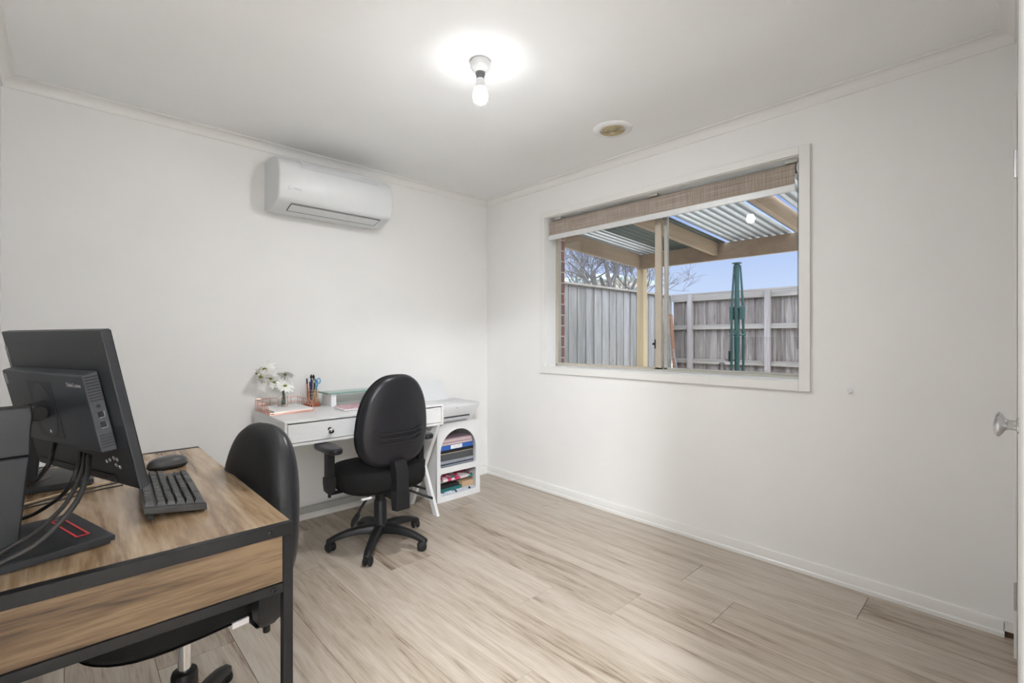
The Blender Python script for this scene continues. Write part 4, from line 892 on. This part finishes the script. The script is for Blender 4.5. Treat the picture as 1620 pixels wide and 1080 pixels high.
# ------------------------------------------------------------------ computer keyboard
def keyboard():
    kx, ky = -2.463, -1.812; A = R(87.0); L, Wd = .362, .128
    t = empty('computer_keyboard', (kx, ky, QZ), A, label='black mechanical keyboard on walnut desk beside monitor', cat='keyboard')
    # local: X along length (away from camera), Y to the rear (towards monitor)
    z0 = .004; sl = .016 / Wd
    def q(x, y, z): return (x, y, z + y * sl)
    b = B(); b.loft([[q(x, y, z) for y, z in ((0, z0), (Wd, z0), (Wd, z0 + .016), (.002, z0 + .016))] for x in (0, L)]).obj('case', MT['kbody'], t, local=True, bevel=.002)
    for x in (.02, L - .04): B().box((x, Wd - .02, .0004), (x + .02, Wd - .008, .0210)).obj('foot', MT['blackm'], t, local=True)
    for x in (.02, L - .04): B().box((x, .008, .0004), (x + .02, .016, .0055)).obj('foot', MT['blackm'], t, local=True)
    U = .01905; x0 = .007; rows = []
    R1 = [1] * 13 + [2]; R2 = [1.5] + [1] * 12 + [1.5]; R3 = [1.75] + [1] * 11 + [2.25]; R4 = [2.25] + [1] * 10 + [2.75]; R5 = [1.25, 1.25, 1.25, 6.25, 1.25, 1.25, 1.25, 1.25]
    ys = {5: .007, 4: .007 + U, 3: .007 + 2 * U, 2: .007 + 3 * U, 1: .007 + 4 * U, 0: .007 + 5.25 * U}
    keys = []
    for r_, row in ((1, R1), (2, R2), (3, R3), (4, R4), (5, R5)):
        x = x0
        for k in row: keys.append((x, ys[r_], k)); x += k * U
        xm = x
    fx = x0; keys.append((fx, ys[0], 1)); fx += 2 * U
    for g in range(3):
        for i in range(4): keys.append((fx, ys[0], 1)); fx += U
        fx += .5 * U
    nx = x0 + 15.25 * U
    for r_ in (0, 1, 2):
        for i in range(3): keys.append((nx + i * U, ys[r_], 1))
    keys.append((nx + U, ys[4], 1))
    for i in range(3): keys.append((nx + i * U, ys[5], 1))
    for (x, y, k) in keys:
        a, c_ = x + .0006, x + k * U - .0006; d, e_ = y + .0006, y + U - .0006; h = .0205; i_ = .0028
        b = B(); b.loft([[q(a, d, h), q(c_, d, h), q(c_, e_, h), q(a, e_, h)], [q(a + i_ * .5, d + i_ * .5, h + .006), q(c_ - i_ * .5, d + i_ * .5, h + .006), q(c_ - i_ * .5, e_ - i_ * .5, h + .006), q(a + i_ * .5, e_ - i_ * .5, h + .006)], [q(a + i_, d + i_, h + .0105), q(c_ - i_, d + i_, h + .0105), q(c_ - i_, e_ - i_, h + .0105), q(a + i_, e_ - i_, h + .0105)]])
        b.obj('key', MT['key'], t, local=True)
    b = B(); b.loft([[q(x, y, z0 + .0162) for x, y in ((.003, .003), (L - .003, .003), (L - .003, Wd - .003), (.003, Wd - .003))], [q(x, y, z0 + .0168) for x, y in ((.003, .003), (L - .003, .003), (L - .003, Wd - .003), (.003, Wd - .003))]]).obj('top_plate', MT['kbody'], t, local=True)
    return t
keyboard()
# mouse
t = empty('computer_mouse', (-2.474, -1.255, QZ), R(195), label='dark grey computer mouse just beyond the keyboard', cat='mouse')
def mouse_ring(z, s, zs=1): return [Vector((.060 * s * math.cos(q) * (1 if math.cos(q) < 0 else .98), (.034 - .004 * math.cos(q)) * s * math.copysign(abs(math.sin(q)) ** .9, math.sin(q)), z)) for q in [2 * math.pi * i / 28 for i in range(28)]]
b = B(); b.loft([mouse_ring(z, s) for z, s in ((.0012, .86), (.004, .93), (.010, 1.0), (.013, 1.0))]).obj('mouse_base', MT['blackm'], t, local=True, ang=60)
b = B(); rg = []
for z, s in ((.0132, .99), (.022, .97), (.030, .88), (.035, .74), (.038, .52), (.0390, .25), (.0392, .05)):
    rg.append([v + Vector((-.006 * (1 - s), 0, 0)) for v in mouse_ring(z, s)])
b.loft(rg).obj('mouse_shell', mat('mouse_grey', (.05, .05, .052), .35), t, local=True, ang=60)
B().cyl((.030, -.003, .029), (.030, .003, .029), .008, seg=16).obj('scroll_wheel', MT['blackm'], t, local=True)

# ------------------------------------------------------------------ outside: ground, pergola, fences, tree, clothesline
B().box((-8, -14, -.35), (40, 22, -.06)).obj('ground_outside', MT['ground'], **STRUCT)
PGX = 2.54
zt_at = lambda x: 2.355 - .048 * x            # top of rafters falls away from the house
t = empty('pergola', (PGX, -.9, -.06), label='tan timber pergola frame outside the window', cat='pergola')
B().box((PGX - .045, -.048, -.06), (PGX + .045, .042, 2.05)).obj('post', MT['tanz'], t, bevel=.003)
B().box((PGX - .045, -3.95, -.06), (PGX + .045, -3.86, 2.05)).obj('post', MT['tanz'], t, bevel=.003)
B().box((PGX - .040, -4.6, 2.05), (PGX + .005, .05, zt_at(PGX) - .005)).obj('beam', MT['tan'], t, bevel=.003)
B().box((.235, -4.6, 2.24), (.28, .05, zt_at(.25) - .004)).obj('ledger', MT['tan'], t)
for y in (.0, -.97, -1.93, -2.89, -3.85):
    xa, xb = .28, PGX - .042; d_ = .165 if y == 0 else .135
    B().prism([(xa, y, zt_at(xa)), (xb, y, zt_at(xb)), (xb, y, zt_at(xb) - d_), (xa, y, zt_at(xa) - d_)], (0, .045, 0)).obj('rafter', MT['tan'], t)
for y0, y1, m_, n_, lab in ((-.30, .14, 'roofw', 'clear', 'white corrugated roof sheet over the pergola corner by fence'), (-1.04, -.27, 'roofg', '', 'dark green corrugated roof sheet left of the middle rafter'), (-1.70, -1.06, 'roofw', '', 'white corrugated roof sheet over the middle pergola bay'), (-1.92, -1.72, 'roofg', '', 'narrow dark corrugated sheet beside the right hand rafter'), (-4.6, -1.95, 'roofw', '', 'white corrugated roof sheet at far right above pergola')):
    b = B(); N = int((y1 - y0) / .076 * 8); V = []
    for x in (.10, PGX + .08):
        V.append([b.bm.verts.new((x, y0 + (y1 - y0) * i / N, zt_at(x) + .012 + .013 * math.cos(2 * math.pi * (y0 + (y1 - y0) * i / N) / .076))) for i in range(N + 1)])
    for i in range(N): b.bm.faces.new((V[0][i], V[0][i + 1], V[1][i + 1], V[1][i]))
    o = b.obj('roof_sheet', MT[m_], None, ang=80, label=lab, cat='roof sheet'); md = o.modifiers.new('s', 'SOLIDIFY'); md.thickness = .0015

def fence(name, p0, p1, ztop, m, label, posts, rails, face, cap=True):
    p0 = Vector((*p0, 0)); p1 = Vector((*p1, 0)); d = (p1 - p0); L = d.length; d.normalize(); nrm = Vector((*face, 0))
    t = empty(name, (*((p0 + p1) / 2).xy, -.06), label=label, cat='fence')
    bm = bmesh.new(); cl = bm.loops.layers.float_color.new('plank'); x = 0; i = 0; random.seed(int(L * 10))
    while x < L:
        wd_ = random.uniform(.092, .108); off = .012 if i % 2 else .0
        if off: a, c_ = x - .012, x + wd_ + .012
        else: a, c_ = x, x + wd_
        rnd = (random.random(), random.random(), random.random(), 1); zt0 = ztop - random.uniform(0, .008)
        q = [p0 + d * a + nrm * (off), p0 + d * c_ + nrm * off, p0 + d * c_ + nrm * (off - .011), p0 + d * a + nrm * (off - .011)]
        lo = [bm.verts.new(v + Vector((0, 0, .0))) for v in q]; hi = [bm.verts.new(v + Vector((0, 0, zt0))) for v in q]
        fs = [bm.faces.new(hi)] + [bm.faces.new((lo[k], lo[(k + 1) % 4], hi[(k + 1) % 4], hi[k])) for k in range(4)]
        for f in fs:
            for l in f.loops: l[cl] = rnd
        x += wd_ * .93; i += 1
    bmesh.ops.recalc_face_normals(bm, faces=bm.faces); bm.transform(wmat(t).inverted())
    me = bpy.data.meshes.new('palings'); bm.to_mesh(me); bm.free(); me.materials.append(m); o = bpy.data.objects.new('palings', me); COL.objects.link(o); o.parent = t
    if cap: B().beam(p0 + Vector((0, 0, ztop + .012)) + nrm * .01, p1 + Vector((0, 0, ztop + .012)) + nrm * .01, .075, .028).obj('capping', MT['rail'], t)
    for z, hh in rails: B().beam(p0 + Vector((0, 0, z)) + nrm * .032, p1 + Vector((0, 0, z)) + nrm * .032, .038, hh).obj('rail', MT['rail'], t)
    for s in posts:
        c_ = p0 + d * s + nrm * .045; B().beam(c_, c_ + Vector((0, 0, ztop)), .075, .10, (nrm.y, -nrm.x, 0) if False else nrm).obj('post', MT['post'], t)
    return t
fence('paling_fence', (.5, .955), (5.05, .955), 1.925, MT['fencel'], 'silvery grey paling fence running beyond the pergola post', [], [], (0, -1))
fence('paling_fence', (5.05, .90), (5.05, -9.0), 1.925, MT['fenced'], 'brown weathered paling fence at back with exposed posts and rails', [.33, 1.55, 2.77, 3.99, 5.27], [(1.87, .10), (1.378, .075), (.810, .075)], (-1, 0))

# clothesline (folded rotary)
hx, hy = 3.8, -.665
t = empty('rotary_clothesline', (hx, hy, -.06), label='folded dark green rotary clothesline in front of back fence', cat='clothesline')
B().cyl((hx, hy, -.06), (hx, hy, 2.17), .030, seg=16).obj('pole', MT['green'], t, ang=60)
B().lathe([(.060, 0), (.060, .012), (.036, .014), (.034, -.05)], (hx, hy, 2.185), seg=20).obj('top_cap', MT['green'], t)
for dx, dy in ((-.04, .055), (.03, -.072), (.045, .02)):
    b = B(); b.tube([(hx + dx * .4, hy + dy * .55, 2.16), (hx + dx * .9, hy + dy * .95, 1.62), (hx + dx, hy + dy, 1.2), (hx + dx, hy + dy, .25)], [.012, .017, .017, .014], 8); b.obj('folded_arm', MT['green'], t, ang=60)
for z, dy in ((1.60, .058), (1.60, -.072)): B().box((hx - .05, hy + dy - .02, z - .16), (hx + .03, hy + dy + .02, z + .015)).obj('arm_bracket', MT['green'], t, bevel=.004)
B().box((hx - .03, hy - .075, 1.585), (hx + .03, hy + .06, 1.60)).obj('collar', MT['green'], t)
b = B(); b.cyl((hx, hy - .11, 1.235), (hx, hy + .10, 1.235), .012, seg=10).cyl((hx - .034, hy, 1.27), (hx - .045, hy, 1.27), .030, seg=16).obj('pivot_bolt', MT['green'], t)
B().cyl((hx, hy, 1.60), (hx, hy, 1.0), .034, seg=16).obj('sleeve', MT['green'], t, ang=60)
b = B(); b.tube([(hx - .03, hy + .02, .90), (hx - .03, hy + .14, .90)], .010, 8).tube([(hx - .03, hy + .09, .88), (hx - .03, hy + .09, 1.02)], .014, 8).obj('winding_handle', MT['blackm'], t)

# leaning timber, wire frame, spade handle
B().beam((4.72, .66, -.058), (4.80, .82, 1.60), .03, .07, (1, 0, 0)).obj('leaning_plank', MT['orange'], label='orange brown timber plank leaning in the fence corner', cat='plank')
b = B(); b.tube([(4.5, .62, -.04), (4.5, .784, 1.0), (4.5, .62, 1.01), (4.6, .52, .35), (4.6, .70, .02)], .010, 8)
for i in range(4): b.tube([(4.5, .755 - .01 * i, .88 - .12 * i), (4.5 + .02 * i, .60 - .015 * i, .88 - .12 * i)], .004, 6)
b.obj('metal_rack', MT['dgrey'], label='dark wire rack standing low in the fence corner', cat='rack')
t = empty('garden_spade', (3.6, -.55, -.06), label='garden spade handle poking up near the green clothesline', cat='spade')
b = B(); b.tube([(3.6, -.52, .72), (3.6, -.515, .845), (3.6, -.525, .862), (3.6, -.575, .862), (3.6, -.585, .845), (3.6, -.59, .72), (3.6, -.555, .68), (3.6, -.52, .72)], .010, 8).obj('grip', MT['blackm'], t, ang=60)
B().cyl((3.6, -.555, .16), (3.6, -.555, .69), .014, seg=12).obj('shaft', MT['orange'], t)
B().box((3.594, -.64, -.06), (3.606, -.47, .18)).obj('blade', MT['dgrey'], t, bevel=.004)

# bare tree behind the left fence
def tree(base, stems, label, seed):
    random.seed(seed); t = empty('bare_tree', base, label=label, cat='tree'); b = B(); base = Vector(base)
    tr = B()
    def grow(bb, p, d, L, r, lvl):
        n_ = 5; pts = [p]; dd = d.copy()
        for i in range(n_):
            dd = (dd + Vector((random.uniform(-.22, .22), random.uniform(-.22, .22), random.uniform(-.10, .18)))).normalized(); pts.append(pts[-1] + dd * L / n_)
        rs = [r * (1 - .5 * i / n_) for i in range(n_ + 1)]; bb.tube(pts, rs, 7 if lvl < 2 else 4)
        if lvl >= 4: return
        for k in range(3 + (lvl > 0) + (lvl > 1)):
            i = random.randint(2, n_); a = Vector((random.uniform(-1, 1), random.uniform(-1, 1), random.uniform(-.25, .8))).normalized()
            grow(b, pts[i], (dd * .6 + a * .9).normalized(), L * random.uniform(.5, .75), max(rs[i] * .55, .006), lvl + 1)
    tr.tube([base, base + Vector((0, 0, 1.2))], [.22, .17], 12)
    for (dx, dy, dz, r0) in stems: grow(tr, base + Vector((dx * .12, dy * .12, 1.1)), Vector((dx, dy, dz)).normalized(), 1.9, r0, 0)
    tr.obj('trunk', MT['bark'], t, ang=70); b.obj('branches', MT['bark'], t, ang=70)
tree((6.6, 3.4, -.06), [(-.35, .1, 1, .075), (.0, .2, 1, .085), (.35, -.1, 1, .08), (.75, .1, .95, .075)], 'bare branched tree behind the grey fence, nearest the window edge', 5)
tree((8.0, 3.9, -.06), [(-.3, .1, 1, .08), (.15, .1, 1, .08), (.6, -.1, .8, .07)], 'bare branched tree behind the grey fence, right next to pergola post', 12)
# neighbour's house
t = empty('neighbour_house', (12.7, 8.0, -.06), label='narrow pale green roofed building beyond the grey fence, beside pergola post', cat='building')
B().box((11.9, 6.5, -.06), (13.5, 10, 3.3)).obj('walls', MT['nwall'], t)
b = B(); b.loft([[(11.5, 6.1, 3.28), (13.9, 6.1, 3.28), (13.9, 10.4, 3.28), (11.5, 10.4, 3.28)], [(11.5, 6.1, 3.36), (13.9, 6.1, 3.36), (13.9, 10.4, 3.36), (11.5, 10.4, 3.36)], [(11.9, 7.2, 3.62), (13.5, 7.2, 3.62), (13.5, 9.3, 3.62), (11.9, 9.3, 3.62)]]).obj('roof', MT['nroof'], t)
